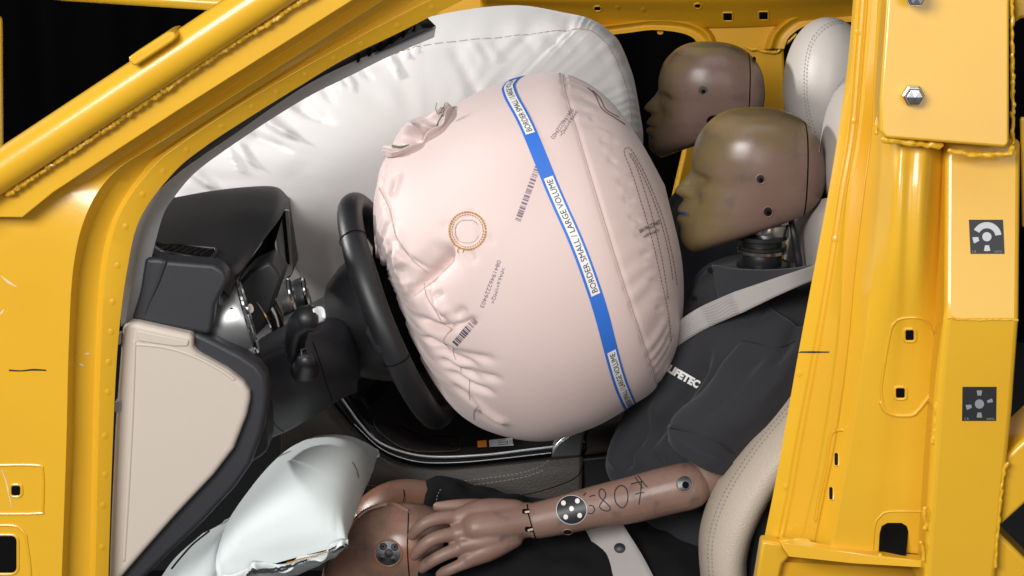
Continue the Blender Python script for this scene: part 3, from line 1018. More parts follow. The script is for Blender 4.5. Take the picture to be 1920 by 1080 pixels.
lathe('shroud_neck', P(600, 650, 0.0), (0.915, 0, .405), [(-.12, 0), (-.12, .062), (-.02, .066), (.05, .07), (.05, 0)], M['black'], colm, seg=48)
st = tube('indicator_stalk', [P(552, 690, -.18), P(553, 650, -.24), P(560, 612, -.29), P(575, 598, -.30)], [.012, .014, .0165, .0185], M['leather_black'], colm, n=24)
ad = np.array((.72, -.62, .14))
ad /= np.linalg.norm(ad)
cst = P(584, 598, -.30)
lathe('stalk_end', cst, ad, [(-.02, 0), (-.02, .0175), (.0, .0185), (.008, .0165), (.010, .0)], M['leather_black'], st, seg=32)
lathe('stalk_ring', cst - ad * .004, ad, [(-.001, .0186), (.001, .0194), (.003, .0186)], M['chrome'], st, seg=32)
sw = patch('stalk_button', [(586, 579), (598, 575), (606, 581), (608, 597), (603, 603), (592, 605), (587, 598)], [bpy.data.objects['stalk_end']], M['lens'], st, off=0.002, solid=0.002, spline=48, angle=180)
st2 = tube('wiper_stalk', [P(558, 700, -.18), P(570, 690, -.24), P(574, 676, -.285)], [.016, .0165, .014], M['leather_black'], colm, n=16)
patch('stalk_tip', [(563, 655), (574, 651), (580, 664), (578, 670), (566, 671)], [st2], M['dark_steel'], st2, off=0.001)
lathe('stalk_boot', P(574, 690, -.20), (0, -1, .25), [(0, .02), (.02, .019), (.03, .016), (.03, 0)], M['black'], colm, seg=24)

wheel = thing('steering_wheel', 'black leather steering wheel seen on edge in front of the pink airbag', 'steering wheel', P(740, 590, 0) * np.array((1, 1, 0)))
wt, wb = P(649, 368, 0), P(836, 790, 0)
wc = (wt + wb) / 2
wv = (wb - wt) / 2
R_ = np.linalg.norm(wv)
wv /= R_
wax = np.array((-wv[2], 0, wv[0]))
if wax[0] < 0:
    wax = -wax
wax = wax / np.linalg.norm(wax)
th = np.linspace(0, 2 * math.pi, 180, endpoint=False)
V, ns = [], 20
for a in th:
    rd = wv * math.cos(a) + np.array((0, -1, 0)) * math.sin(a)
    for b in np.linspace(0, 2 * math.pi, ns, endpoint=False):
        r1, r2 = .0195, .0170
        # thumb swelling at the upper part
        sw_ = 1 + .10 * math.exp(-((a - 2.2) / .25) ** 2) + .10 * math.exp(-((a - 4.08) / .25) ** 2)
        V.append(wc + rd * (R_ - .017 + r2 * sw_ * math.cos(b)) + wax * (r1 * sw_ * math.sin(b)))
V = np.array(V)
fc = [(i * ns + j, ((i + 1) % 180) * ns + j, ((i + 1) % 180) * ns + (j + 1) % ns, i * ns + (j + 1) % ns) for i in range(180) for j in range(ns)]
rimo = mk('rim', V, fc, M['leather_black'], wheel, outward=True)
# cross seams in the leather of the rim
for a in (1.42, 2.55):
    rd = wv * math.cos(a) + np.array((0, -1, 0)) * math.sin(a)
    tg = np.cross(rd, wax)
    pts = [wc + rd * (R_ - .017 + .0180 * math.cos(b)) + wax * .021 * math.sin(b) for b in np.linspace(0, 2 * math.pi, 30)]
    V_, f_ = tube_geo(pts, 0.0007, seg=6, caps=False)
    mk('rim_seam', V_, f_, M['deep'], rimo)
lathe('hub_back', wc, wax, [(-.098, 0), (-.098, .060), (-.085, .078), (-.055, .096), (-.022, .108), (-.010, .104), (.0, .08), (.0, 0)], M['leather_black'], wheel, seg=64)
for s in (-1, 1):
    tube('spoke', [wc + np.array((0, s * .08, 0)) - wax * .02, wc + np.array((0, s * (R_ - .02), 0)) - wax * .005], [.026, .018], M['black'], wheel)
tube('spoke', [wc + wv * .07 - wax * .02, wc + wv * (R_ - .02)], [.03, .018], M['gloss'], wheel)
V_, f_ = tube_geo([wc + wax * .004 + wv * (.155 * math.cos(a)) + np.array((0, -.155 * math.sin(a), 0)) for a in np.linspace(.15, 1.2, 24)], .0012, seg=8)
mk('trim_line', V_, f_, M['bronze'], wheel)

# ================================================================== trims
trim = thing('pillar_trim', 'curved pale grey inner pillar trim strip along the front door frame', 'trim strip', P(260, 600, -.4) * np.array((1, 1, 0)))
TU = [(817, 48, -.36), (729, 87, -.362), (657, 118, -.367), (584, 154, -.372), (511, 201, -.376), (439, 252, -.381), (384, 289, -.385), (330, 328, -.388), (290, 366, -.391), (262, 412, -.394), (243, 467, -.396), (229, 550, -.40), (226, 612, -.40)]
TL = [(814, 70, -.362), (729, 106, -.364), (657, 142, -.368), (584, 178, -.373), (511, 222, -.377), (439, 270, -.382), (384, 309, -.386), (352, 338, -.389), (322, 376, -.392), (306, 404, -.394), (290, 460, -.396), (268, 548, -.398), (248, 602, -.40)]
# the lower part widens: blend the mid rail so that it stays between the two edges
TM = [((a[0] * .6 + c[0] * .4), (a[1] * .6 + c[1] * .4), (a[2] + c[2]) / 2 - .0008 - .012 * max(0, i_ - 7) / 5) for i_, (a, c) in enumerate(zip(TU, TL))]
tr = loft('trim_strip', [TU, TM, TL], M['grey_trim'], trim, n=120, solid=0.003, bevel=0.002, angle=70)
TB = [(x - 6, y - 7, -.30) for x, y, _ in TU]
loft('clip_rail', [[(x, y + 1, d_ + .004) for x, y, d_ in TU], [(x - 24, y - 22, -.36) for x, y, _ in TU]], M['black'], trim, n=100, solid=0.002)
prism('trim_bracket', [(700, 103), (758, 66), (786, 42), (792, 54), (812, 52), (726, 92)], -.372, -.33, M['slate'], trim, bevel=0.002)
for k in range(6):
    x = 668 + k * 21
    y = 118 - k * 11.5
    prism('bracket_rib', [(x, y), (x + 3, y - 14), (x + 5, y - 13), (x + 6, y - 2)], -.378, -.36, M['deep'], trim)

kick = thing('lower_door_trim', 'cream moulded side panel with thick dark edging below the dashboard', 'trim panel', P(300, 1080, -.38) * np.array((1, 1, 0)))
prism('edging', [(362, 622), (376, 627), (404, 640), (450, 664), (483, 686), (497, 705), (502, 735), (500, 770), (492, 812), (470, 872), (440, 915), (380, 980), (320, 1036), (255, 1100), (210, 1110), (240, 900), (300, 800), (340, 700)], -.405, -.365, M['slate'], kick, bevel=0.007, bseg=4)
prism('edging_step', [(440, 850), (486, 770), (500, 790), (502, 845), (490, 856), (452, 880)], -.36, -.28, M['slate'], kick, bevel=0.005)
pn = [(229, 611), (249, 603), (362, 629), (361, 650), (366, 662), (385, 672), (425, 694), (455, 717), (467, 735), (468, 750), (462, 780), (438, 842), (400, 892), (330, 966), (270, 1034), (222, 1090), (203, 1096), (208, 960), (215, 800)]
panel = prism('cream_panel', pn, -.420, -.37, M['cream_panel'], kick, bevel=0.013, bseg=6)
inn = [(258, 652), (310, 656), (360, 672), (410, 700), (440, 726), (446, 750), (432, 800), (410, 840), (370, 888), (306, 958), (254, 1016), (236, 1030), (238, 980), (242, 880), (248, 760), (252, 680)]
prism('panel_step', [(254, 618), (354, 639), (352, 650), (326, 650), (257, 640)], -.4222, -.40, M['cream_panel'], kick, bevel=0.002, bseg=3)
for pl, r_ in (([(252, 640), (248, 760), (241, 900), (232, 1050)], .0032), ([(256, 646), (310, 652), (362, 668), (412, 694), (438, 712)], .0026)):
    V_, f_ = tube_geo(lay(dense(pl, 4), [panel], -.0016), r_, seg=12)
    mk('panel_ridge', V_, f_, M['cream_panel'], kick, outward=True)
for yy in (754, 628):
    prism('panel_clip', [(215, yy), (226, yy - 2), (226, yy + 18), (215, yy + 20)], -.425, -.41, M['grey_trim'], kick, bevel=0.001)

# ================================================================== centre console
con = thing('centre_console', 'glossy black centre console with bright chrome edging and taupe leather side', 'console', P(850, 900, .4) * np.array((1, 1, 0)))
S1 = [(560, 640), (600, 694), (639, 745), (677, 797), (712, 830), (764, 850), (822, 857), (910, 853), (980, 845), (1038, 838), (1100, 828)]
S2 = [(535, 640), (580, 698), (620, 751), (656, 795), (709, 844), (750, 866), (793, 875), (852, 875), (939, 867), (1030, 857), (1095, 850)]
S0 = [(610, 560), (660, 620), (705, 680), (735, 725), (770, 752), (815, 772), (870, 778), (940, 774), (1010, 764), (1070, 752), (1130, 740)]
Sb = [(x + 25, y - 90) for x, y in S0]
Se = [(x + 60, y - 260) for x, y in S0]
z3 = lambda r, Y: [(x, y, Y) for x, y in r]
ctop = loft('console_top', [z3(Se, .80), z3(Sb, .62), z3(S0, .46), z3([(a[0] * .35 + b[0] * .65, a[1] * .35 + b[1] * .65) for a, b in zip(S0, S1)], .33), z3(S1, .286)], M['gloss'], con, n=110, across=30, angle=80)
cedge = loft('console_edge', [z3(S1, .286), z3([((a[0] + b[0]) / 2, (a[1] + b[1]) / 2) for a, b in zip(S1, S2)], .272), z3(S2, .276)], M['gloss'], con, n=110, across=9, angle=80)
for s_, r_ in ((S1, .0019), (S2, .0024), ([(a[0] * .42 + b[0] * .58, a[1] * .42 + b[1] * .58) for a, b in zip(S1, S2)][3:10], .0008)):  # two real strips; the last, thinnest line paints a reflection between them
    V_, f_ = tube_geo(lay(dense(s_, 5), [cedge, ctop], .0006), r_, seg=12)
    mk('chrome_strip_and_glint', V_, f_, M['bright_trim'], con, outward=True)
Sc = [(x - 4, y + 60) for x, y in S2]
Sd = [(x - 10, y + 260) for x, y in S2]
side = loft('console_side', [z3([(x - 2, y + 3) for x, y in S2], .285), z3(Sc, .27), z3(Sd, .25)], M['brown_side'], con, n=80, across=20, solid=0.004)
dashes('stitching', [(665, 905), (760, 918), (830, 906), (900, 898), (970, 888), (1010, 876), (1030, 862)], 1.8, [side], M['grey_thread'], con, 5, 3)
dashes('stitching', [(690, 918), (760, 926), (840, 914), (910, 906), (980, 895), (1022, 881)], 1.8, [side], M['grey_thread'], con, 5, 3)
ribbon('side_groove', [(920, 936), (1000, 924), (1060, 905), (1085, 890), (1095, 866)], 1.6, [side], M['deep'], con)
for pl in ([(712, 765), (703, 780), (700, 793), (706, 806), (723, 821), (745, 836), (770, 845), (800, 848), (850, 847), (860, 844)], [(860, 846), (864, 836), (865, 821), (850, 818), (802, 816), (775, 808), (750, 795)], [(848, 825), (849, 838)]):
    ribbon('bronze_line', pl, 2.2, [ctop], M['bronze'], con, off=0.0015)
lab = patch('rating_label', [(917, 826), (961, 822), (963, 836), (918, 839)], [ctop], M['sticker_grey'], con, off=0.001)
for k in range(3):
    ribbon('print_line', [(934, 827 + k * 4), (948 + 3 * k, 825.6 + k * 4)], 1.2, [ctop], M['ink'], lab, off=0.0016)
for x in (951, 956, 960):
    ribbon('print_line', [(x, 825), (x + .6, 834)], 1.0, [ctop], M['ink'], lab, off=0.0016)
patch('orange_label', [(895, 828), (912, 826), (913, 839), (896, 840)], [ctop], M['orange'], con, off=0.001)
cap = prism('end_cap', [(1033, 860), (1038, 840), (1048, 828), (1066, 815), (1098, 799), (1096, 812), (1090, 857)], .268, .34, M['silver'], con, bevel=0.004)
arm = prism('armrest', [(1092, 858), (1096, 815), (1108, 800), (1140, 794), (1170, 786), (1186, 764), (1240, 740), (1300, 900), (1180, 845)], .28, .50, M['brown_side'], con, bevel=0.012, bseg=4)
prism('armrest_base', [(1090, 860), (1180, 850), (1300, 900), (1300, 1080), (1080, 1080)], .285, .45, M['black'], con, bevel=0.004)
box('cabin_floor', P(700, 1300, .2) + np.array((0, 0, -.1)), (2.4, 1.5, .02), M['deep'], car)

# ================================================================== seats
seat = thing('driver_seat', 'cream leather front seat nearest the camera, with stitched side bolster', 'car seat', P(1450, 1080, 0) * np.array((1, 1, 0)), 'front car seats')
bol = []
for (ox, oy), (ix, iy) in zip([(1560, 660), (1500, 715), (1448, 772), (1398, 832), (1352, 900), (1322, 968), (1311, 1030), (1318, 1130)], [(1570, 760), (1530, 800), (1492, 850), (1452, 905), (1420, 965), (1404, 1010), (1398, 1060), (1408, 1130)]):
    bol.append(((ox, oy), (ix, iy)))
A = []
for (o_, i_) in bol:
    a, b = P(*o_, -.27), P(*i_, -.29)
    c, h = (a + b) / 2, np.linalg.norm(b - a) / 2
    d = (a - b) / (2 * h)
    A.append([c + d * h * math.cos(t) * 1.0 + np.array((0, -1, 0)) * (.07 * (abs(math.sin(t)) ** .8) * math.copysign(1, math.sin(t))) for t in np.linspace(0, 2 * math.pi, 28, endpoint=False)])
A = np.array(A)
A = np.stack([cr(A[:, k], 70) for k in range(28)], 1)
bols = mk('side_bolster', A.reshape(-1, 3), grid_faces(70, 28, True), M['cream'], seat, outward=True)
for off_ in (17, 25):
    pl = [(o_[0] + (i_[0] - o_[0]) * off_ / 90, o_[1] + (i_[1] - o_[1]) * off_ / 90) for o_, i_ in bol]
    dashes('stitching', pl[1:], 1.8, [bols], M['grey_thread'], seat, 4, 4)
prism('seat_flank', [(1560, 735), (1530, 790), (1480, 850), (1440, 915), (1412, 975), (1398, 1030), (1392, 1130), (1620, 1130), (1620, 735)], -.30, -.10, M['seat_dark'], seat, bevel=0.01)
# backrest upper and headrest of the driver's seat
loft('backrest', [[(1480, 405, .16), (1470, 540, .2), (1500, 760, .2), (1520, 1000, .2)], [(1525, 380, .05), (1500, 470, .05), (1540, 760, .02), (1560, 1000, 0)], [(1560, 370, -.10), (1540, 450, -.14), (1560, 760, -.18), (1580, 1000, -.2)], [(1640, 370, -.12), (1640, 450, -.16), (1660, 760, -.18), (1680, 1000, -.2)]], M['headrest'], seat, n=40, across=24, solid=0.01)
def ell(name, c, r, mt, parent, rot=0.0, p=2.4, n=40, tilt=None):
    V, fc = [], []
    for i in range(n + 1):
        ph = -math.pi / 2 + math.pi * i / n
        for j in range(2 * n):
            t = 2 * math.pi * j / (2 * n)
            f = lambda q: math.copysign(abs(q) ** (2 / p), q)
            V.append((f(math.cos(ph)) * f(math.cos(t)) * r[0], f(math.cos(ph)) * f(math.sin(t)) * r[1], f(math.sin(ph)) * r[2]))
    V = np.array(V)
    cs, sn = math.cos(rot), math.sin(rot)
    V = np.stack((V[:, 0] * cs + V[:, 2] * sn, V[:, 1], -V[:, 0] * sn + V[:, 2] * cs), 1) + np.asarray(c)
    return mk(name, V, grid_faces(n + 1, 2 * n, True), mt, parent, outward=True)


ell('headrest', P(1606, 275, 0.0), (.048, .13, .10), M['headrest'], seat, rot=.10)
pseat = thing('passenger_seat', 'cream leather far front seat behind the far dummy, round stitched headrest in view', 'car seat', P(1500, 900, .72) * np.array((1, 1, 0)), 'front car seats')
hr = ell('headrest', P(1548, 155, .72), (.077, .125, .121), M['headrest'], pseat, rot=.06, p=2.15)
dashes('stitching', [(1580, 44), (1562, 46), (1543, 57), (1526, 78), (1517, 105), (1513, 140), (1514, 180), (1519, 215), (1528, 245), (1534, 262)], 1.8, [hr], M['grey_thread'], pseat, 4, 3)
dashes('stitching', [(1582, 40), (1560, 42), (1539, 53), (1521, 76), (1512, 104), (1508, 140), (1509, 180), (1514, 216), (1523, 246), (1530, 264)], 1.8, [hr], M['grey_thread'], pseat, 4, 3)
dashes('stitching', [(1582, 148), (1570, 165), (1566, 190), (1568, 215)], 1.6, [hr], M['grey_thread'], pseat, 4, 3)
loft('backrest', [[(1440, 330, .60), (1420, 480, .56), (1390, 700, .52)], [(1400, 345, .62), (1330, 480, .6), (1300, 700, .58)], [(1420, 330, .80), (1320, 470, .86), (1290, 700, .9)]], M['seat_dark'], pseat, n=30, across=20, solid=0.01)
#@@BAGS
# ================================================================== driver airbag
bag = thing('driver_airbag', 'inflated pink driver airbag with blue tape round it, bursting from the steering wheel', 'airbag', P(960, 812, 0) * np.array((1, 1, 0)), 'deployed airbags')
UC = [(507, 745), (510, 690), (550, 560), (600, 513), (690, 490), (790, 471), (880, 474), (945, 493), (1003, 555), (1035, 640), (1054, 750)]
LC = [(507, 750), (512, 785), (547, 968), (582, 1045), (673, 1107), (770, 1117), (860, 1104), (920, 1085), (985, 1020), (1035, 900), (1054, 755)]
NU, NT = 260, 400
uu = np.linspace(0, 1, NU)
uu = 0.5 - 0.5 * np.cos(math.pi * uu) * (0.75 + 0.25 * np.cos(math.pi * uu) ** 2)
cu_ = cr(UC, 1001)
cl_ = cr(LC, 1001)
st2px = lambda s, t: (.94 * s + .34 * t, -.34 * s + .94 * t)
G = np.zeros((NU, NT, 3))
th = np.linspace(0, 2 * math.pi, NT, endpoint=False)
for i, u in enumerate(uu):
    a = P(*st2px(*[np.interp(u, np.linspace(0, 1, 1001), cu_[:, k]) for k in (0, 1)]), 0)
    b = P(*st2px(*[np.interp(u, np.linspace(0, 1, 1001), cl_[:, k]) for k in (0, 1)]), 0)
    c, v = (a + b) / 2, (a - b) / 2
    ry = np.linalg.norm(v) * .96
    G[i] = c + np.outer(np.cos(th), v) + np.outer(np.sin(th) * ry, (0, -1, 0))
bf = grid_faces(NU, NT, True)
Vb = G.reshape(-1, 3)
N = vnormals(Vb, bf)
if (N * (Vb - Vb.mean(0))).sum() < 0:
    N = -N
U2 = np.repeat(uu, NT)
T2 = np.tile(th, NU)
# puckers along the front seam, fine radial folds near the wheel, broad softness
us = 0.7
env = np.exp(-((U2 - us - .03) / .045) ** 2) * (U2 > us - .012)
wv_ = np.sin(T2 * 46 + 2.5 * np.sin(T2 * 5) + 1.5 * np.sin(T2 * 11)) * (0.55 + 0.45 * np.sin(T2 * 3.3 + 1))
h = 0.0010 * env * wv_
h += -0.0022 * np.exp(-((U2 - us) / .006) ** 2)
env2 = np.clip((.30 - U2) / .22, 0, 1)
fold = np.array([noise.noise(Vector((math.cos(t) * 4.2, math.sin(t) * 4.2, u * 1.3))) for t, u in zip(T2, U2)])
fold2 = np.array([noise.noise(Vector((math.cos(t) * 13, math.sin(t) * 13, u * 1.6))) for t, u in zip(T2, U2)])
h += 0.014 * env2 * fold + env2 * 0.006 * (1 - np.abs(fold2) * 2.2)
h += 0.0018 * fnoise(Vb, 9)
Vb = Vb + N * h[:, None]
N = vnormals(Vb, bf)
if (N * (Vb - Vb.mean(0))).sum() < 0:
    N = -N
CRE = [
    ([(846, 464), (828, 488), (805, 511), (785, 532), (765, 562)], 8, .020),
    ([(848, 462), (826, 489), (803, 512), (780, 540)], 26, .010),
    ([(712, 352), (728, 400), (742, 448), (772, 488), (803, 511)], 5, .006),
    ([(735, 420), (750, 470), (765, 500)], 16, -.007),
    ([(796, 532), (802, 556), (815, 582), (842, 612), (848, 616)], 4, .006),
    ([(782, 596), (805, 610), (828, 616), (848, 616)], 7, .013),
    ([(848, 616), (872, 608), (893, 598)], 6, .009),
    ([(815, 565), (838, 590)], 9, -.006), ([(855, 596), (872, 578)], 8, .006),
    ([(812, 560), (830, 548)], 6, .005),
    ([(793, 632), (822, 648), (852, 662)], 5, .009), ([(812, 652), (850, 672), (900, 690)], 6, .008),
    ([(822, 672), (856, 695), (905, 715)], 5, .008), ([(835, 695), (880, 722), (925, 738)], 5, .008),
    ([(850, 722), (884, 752), (905, 766)], 4, .006), ([(884, 745), (920, 776), (955, 795)], 5, -.006),
    ([(893, 772), (925, 792), (945, 798)], 5, .006),
    ([(848, 660), (880, 668), (930, 676)], 7, .005), ([(862, 690), (905, 705), (940, 712)], 6, .005),
    ([(742, 330), (735, 352), (729, 372)], 4, .006), ([(752, 326), (746, 348), (738, 370)], 4, -.004),
    ([(722, 300), (716, 330), (714, 350)], 4, .004),
    ([(745, 430), (735, 470), (735, 500)], 5, .004), ([(755, 450), (748, 490), (742, 520)], 4, -.004), ([(730, 400), (722, 440), (722, 470)], 4, .004),
    ([(853, 410), (850, 438), (862, 460)], 5, .003), ([(872, 396), (890, 398), (902, 410)], 4, .002),
    ([(863, 412), (878, 403), (893, 412), (899, 435), (890, 455)], 3, .0022),
    ([(905, 446), (925, 452)], 7, .002), ([(880, 470), (890, 492)], 8, .003), ([(845, 425), (825, 420)], 8, .002),
]
# crosswise fine ruching on the end panel
for k in range(26):
    t = k / 25
    x, y = np.interp(t, [0, .35, .7, 1], [1075, 1150, 1200, 1255]), np.interp(t, [0, .35, .7, 1], [160, 330, 480, 680])
    a = 0.5 + .25 * math.sin(k * 2.1)
    L_ = 34 + 16 * math.sin(k * 1.7)
    CRE.append(([(x + 5, y + 4), (x + L_ * .5, y + L_ * .20), (x + L_ * .9, y + L_ * a * .6)], 4.0, .0015 * (1 if k % 2 else -.6)))
Vb = creased(Vb, N, [(a, b, c * 1.3) for a, b, c in CRE])
cush = mk('cushion', Vb, bf, M['pink'], bag, outward=True, angle=180)
N = vnormals(Vb, bf)
if (N * (Vb - Vb.mean(0))).sum() < 0:
    N = -N
GB, GN = Vb.reshape(NU, NT, 3), N.reshape(NU, NT, 3)
GPX = project(Vb).reshape(NU, NT, 2)
FRONT = ((GN * (GB - CAM)).sum(2) < 0)


def bag_at(u, t, off):
    fu = np.interp(u, uu, np.arange(NU))
    i = int(min(fu, NU - 2))
    f = fu - i
    ft = (t % (2 * math.pi)) / (2 * math.pi) * NT
    j = int(ft) % NT
    g = ft - int(ft)
    k = (j + 1) % NT
    def b(A):
        return (A[i, j] * (1 - f) + A[i + 1, j] * f) * (1 - g) + (A[i, k] * (1 - f) + A[i + 1, k] * f) * g
    n = b(GN)
    return b(GB) + n / np.linalg.norm(n) * off


def bag_param(x, y):
    d = np.where(FRONT, ((GPX - (x, y)) ** 2).sum(2), 1e12)
    i, j = np.unravel_index(d.argmin(), d.shape)
    return uu[i], th[j]


TP = [bag_param(*q) for q in ((958, 178), (985, 230), (1012, 290), (1045, 370), (1080, 450), (1105, 520), (1128, 585), (1148, 660), (1160, 712))]
tpt = np.array([q[1] for q in TP])
tpu = np.array([q[0] for q in TP])
o_ = tpt.argsort()
tpt, tpu = tpt[o_], tpu[o_]


def tape_u(t):
    t = t % (2 * math.pi)
    if t > math.pi * 1.25:
        return (tpu[0] + tpu[-1]) / 2
    return np.interp(t, tpt, tpu)


NTP = 1600
tt_ = np.linspace(0, 2 * math.pi, NTP)
ku = np.array([tape_u(t) for t in tt_])
ker = np.ones(61) / 61
ku = np.convolve(np.concatenate((ku[-61:], ku, ku[:61])), ker, 'same')[61:-61]
tc_ = np.array([bag_at(u, t, 0.0) for u, t in zip(ku, tt_)])
arcl = np.concatenate(([0], np.cumsum(np.linalg.norm(np.diff(tc_, axis=0), axis=1))))
dU = 0.004
crs = np.array([bag_at(u + dU, t, 0) - bag_at(u - dU, t, 0) for u, t in zip(ku, tt_)])
crs_len = np.linalg.norm(crs, axis=1) / (2 * dU)         # metres per u


def tape_pt(s, w, off):
    """s metres along the tape, w metres across it (towards the driver)"""
    t = np.interp(s, arcl, tt_)
    u = np.interp(s, arcl, ku)
    m = np.interp(s, arcl, crs_len)
    return bag_at(u + w / m, t, off)


def tape_strip(name, s0, s1, w, off, mt, parent, shift=0.0):
    n = max(8, int((s1 - s0) / .004))
    V = np.array([tape_pt(s, shift + w * k, off) for s in np.linspace(s0, s1, n) for k in (-.5, -.25, 0, .25, .5)])
    return mk(name, V, grid_faces(n, 5), mt, parent, face_cam=True)


def s_of(x, y):
    q = bag_param(x, y)
    return np.interp(q[1], tt_, arcl)


tp = tape_strip('tape', 0, arcl[-1], .0205, .0009, M['tape'], bag)
# theta runs from the top of the bag towards the camera and down: text reads upwards, so it runs against s
TL_ = s_of(1118, 552) - s_of(1038, 330)


def tape_label(s_top, s_bot):
    lb = tape_strip('tape_label', s_top, s_bot, .0135, .0014, M['paper'], tp)
    V, fc = text_geo('BORDER SMALL / LARGE VOLUME')
    V = V / V.max(0)
    m_ = .004
    L_ = (s_bot - s_top) - 2 * m_
    Q = np.array([tape_pt(s_bot - m_ - x * L_, .0042 - y * .0084, .0019) for x, y in V])
    mk('lettering', Q, fc, M['ink'], lb, face_cam=True)


sA, sB, sC = s_of(1000, 248), s_of(1038, 330), s_of(1118, 552)
tape_label(sB, sC)
tape_label(sA - TL_, sA)
sD = s_of(1150, 655)
tape_label(sD, sD + TL_)
gap_ = sD - sC
s_ = sD + TL_ + gap_
while s_ + TL_ < arcl[-1] - TL_ * .6:
    tape_label(s_, s_ + TL_)
    s_ += TL_ + gap_

BG = [cush]
# stitched tether circle
cir = [(877 + 34 * math.cos(a), 433 + 35 * math.sin(a)) for a in np.linspace(0, 2 * math.pi, 60)]
dashes('tether_stitching', cir, 3.4, BG, M['ochre'], bag, 4, 1, off=.0010)
cir2 = [(877 + 29.5 * math.cos(a), 433 + 30.5 * math.sin(a)) for a in np.linspace(0, 2 * math.pi, 60)]
dashes('tether_stitching', cir2, 2.0, BG, M['ochre'], bag, 3, 2, off=.0008)
ribbon('tether_edge', [(876 + 22 * math.cos(a), 434 + 23 * math.sin(a) + 1.5 * math.sin(3 * a)) for a in np.linspace(.3, 5.8, 40)], 1.3, BG, M['tan_thread'], bag)
ribbon('loose_thread', [(862, 464), (858, 470), (861, 474)], 2.0, BG, M['ochre'], bag)
ribbon('loose_thread', [(871, 467), (868, 474)], 1.6, BG, M['green_thread'], bag)
# seams of the rear panels
for pl in ([(711, 352), (730, 392), (742, 440), (757, 465), (778, 492), (800, 510)], [(795, 530), (800, 556), (815, 580), (830, 605), (848, 617)], [(848, 618), (838, 628), (832, 640), (845, 655)],
           [(850, 652), (851, 665), (855, 674)], [(864, 685), (865, 700)], [(881, 712), (880, 735), (881, 750)], [(896, 762), (889, 772), (889, 786)]):
    ribbon('panel_seam', pl, 1.5, BG, M['tan_thread'], bag)
# front seam line
fs = []
for t in np.linspace(.02, math.pi * .98, 90):
    fs.append(bag_at(us - .004, t, .0006))
V_, f_ = tube_geo(np.array(fs), .0006, seg=6, caps=False)
mk('front_seam', V_, f_, M['pink_back'], bag)
# tear-drop stitch loops on the end panel
for pl in ([(1258, 640), (1252, 585), (1238, 520), (1222, 450), (1203, 385), (1184, 325), (1171, 292), (1170, 281), (1176, 277), (1184, 283), (1204, 318), (1224, 362), (1244, 415), (1260, 480), (1270, 540)],
           [(1252, 560), (1243, 500), (1228, 430), (1210, 365), (1192, 312), (1180, 292), (1179, 288), (1183, 290), (1196, 312), (1218, 360), (1238, 415), (1252, 470), (1262, 530)]):
    dashes('loop_stitching', pl, 1.1, BG, M['red_thread'], bag, 5, 2, off=.0009)
for pl in ([(1101, 165), (1115, 178), (1124, 198), (1134, 210), (1150, 220), (1163, 228), (1172, 234)], [(1110, 170), (1124, 184), (1134, 204), (1148, 214), (1160, 220)]):
    ribbon('loop_stitching', pl, 1.5, BG, M['red_thread'], bag, off=.0009)


def barcode(name, x0, y0, x1, y1, w, targets, parent, mt, seed, slant=0.0):
    r = random.Random(seed)
    g, t = [], 0.0
    L_ = math.hypot(x1 - x0, y1 - y0)
    dx, dy = (x1 - x0) / L_, (y1 - y0) / L_
    nx_, ny_ = -dy + slant * dx, dx + slant * dy
    while t < L_ - 2:
        bw = r.choice((1.2, 1.2, 2.0, 3.0, 4.2))
        c = (x0 + dx * (t + bw / 2), y0 + dy * (t + bw / 2))
        g.append(ribbon_geo([(c[0] - nx_ * w / 2, c[1] - ny_ * w / 2), (c[0] + nx_ * w / 2, c[1] + ny_ * w / 2)], bw, targets, .0007, 2, 4, False))
        t += bw + r.choice((1.0, 1.3, 2.0, 3.0))
    V, fc = merge(g)
    return mk(name, V, fc, mt, parent, face_cam=True)


barcode('printed_barcode', 971, 414, 1011, 306, 11, BG, bag, M['stamp'], 3)
barcode('printed_barcode', 853, 645, 893, 599, 13, BG, bag, M['stamp_dark'], 5)
text_px('printed_number', '08419462229403', (933, 487), (-33, 88), (7, 2.6), BG, M['stamp'], bag)
text_px('printed_number', '>PA6.6+VMQ<', (940, 501), (-21, 66), (7.5, 2.4), BG, M['stamp'], bag)
text_px('printed_number', '08419462229403', (1070, 203), (-38, 55), (6.5, 4.5), BG, M['stamp'], bag)
text_px('printed_number', '>PA6.6+VMQ<', (1077, 207), (-30, 46), (6.5, 4.2), BG, M['stamp'], bag)
text_px('printed_number', '08419462229403', (1199, 438), (38, -18), (-2, -8), BG, M['stamp_dark'], bag)
text_px('printed_number', '>PA6.6+VMQ<', (1204, 440), (30, -13), (2, 7), BG, M['stamp_dark'], bag)
# gathered vent flap on the upper rear of the bag
fv, fcF = [], []

nu_, nv_ = 60, 16
base = cr([(724, 290), (752, 285), (785, 270), (800, 257), (818, 245), (836, 226), (848, 204)], nu_)
crown = cr([(733, 278), (745, 252), (762, 230), (778, 222), (795, 218), (822, 208), (846, 198)], nu_)
BASE3 = lay(base, BG, .0015)
BASE3[:, 1] = np.convolve(np.pad(BASE3[:, 1], 4, 'edge'), np.ones(9) / 9, 'valid')
BASE3 = np.array([P(*q, y) for q, y in zip(base, BASE3[:, 1])])
for i in range(nu_):
    k = i / (nu_ - 1)
    b0 = BASE3[i]
    b1 = P(*crown[i], max(b0[1] + .045, -.03))
    for j in range(nv_):
        q = j / (nv_ - 1)
        p_ = b0 * (1 - q) + b1 * q
        bul = math.sin(math.pi * q) * (.012 + .010 * math.sin(k * 13 + q * 4)) + .006 * math.sin(k * 31 + q * 3) * (1 - q)
        fv.append(p_ + np.array((-.3, -.8, .5)) * bul)
flap = mk('vent_flap', fv, grid_faces(nu_, nv_), M['pink'], bag, face_cam=True, angle=180, solid=0.002)
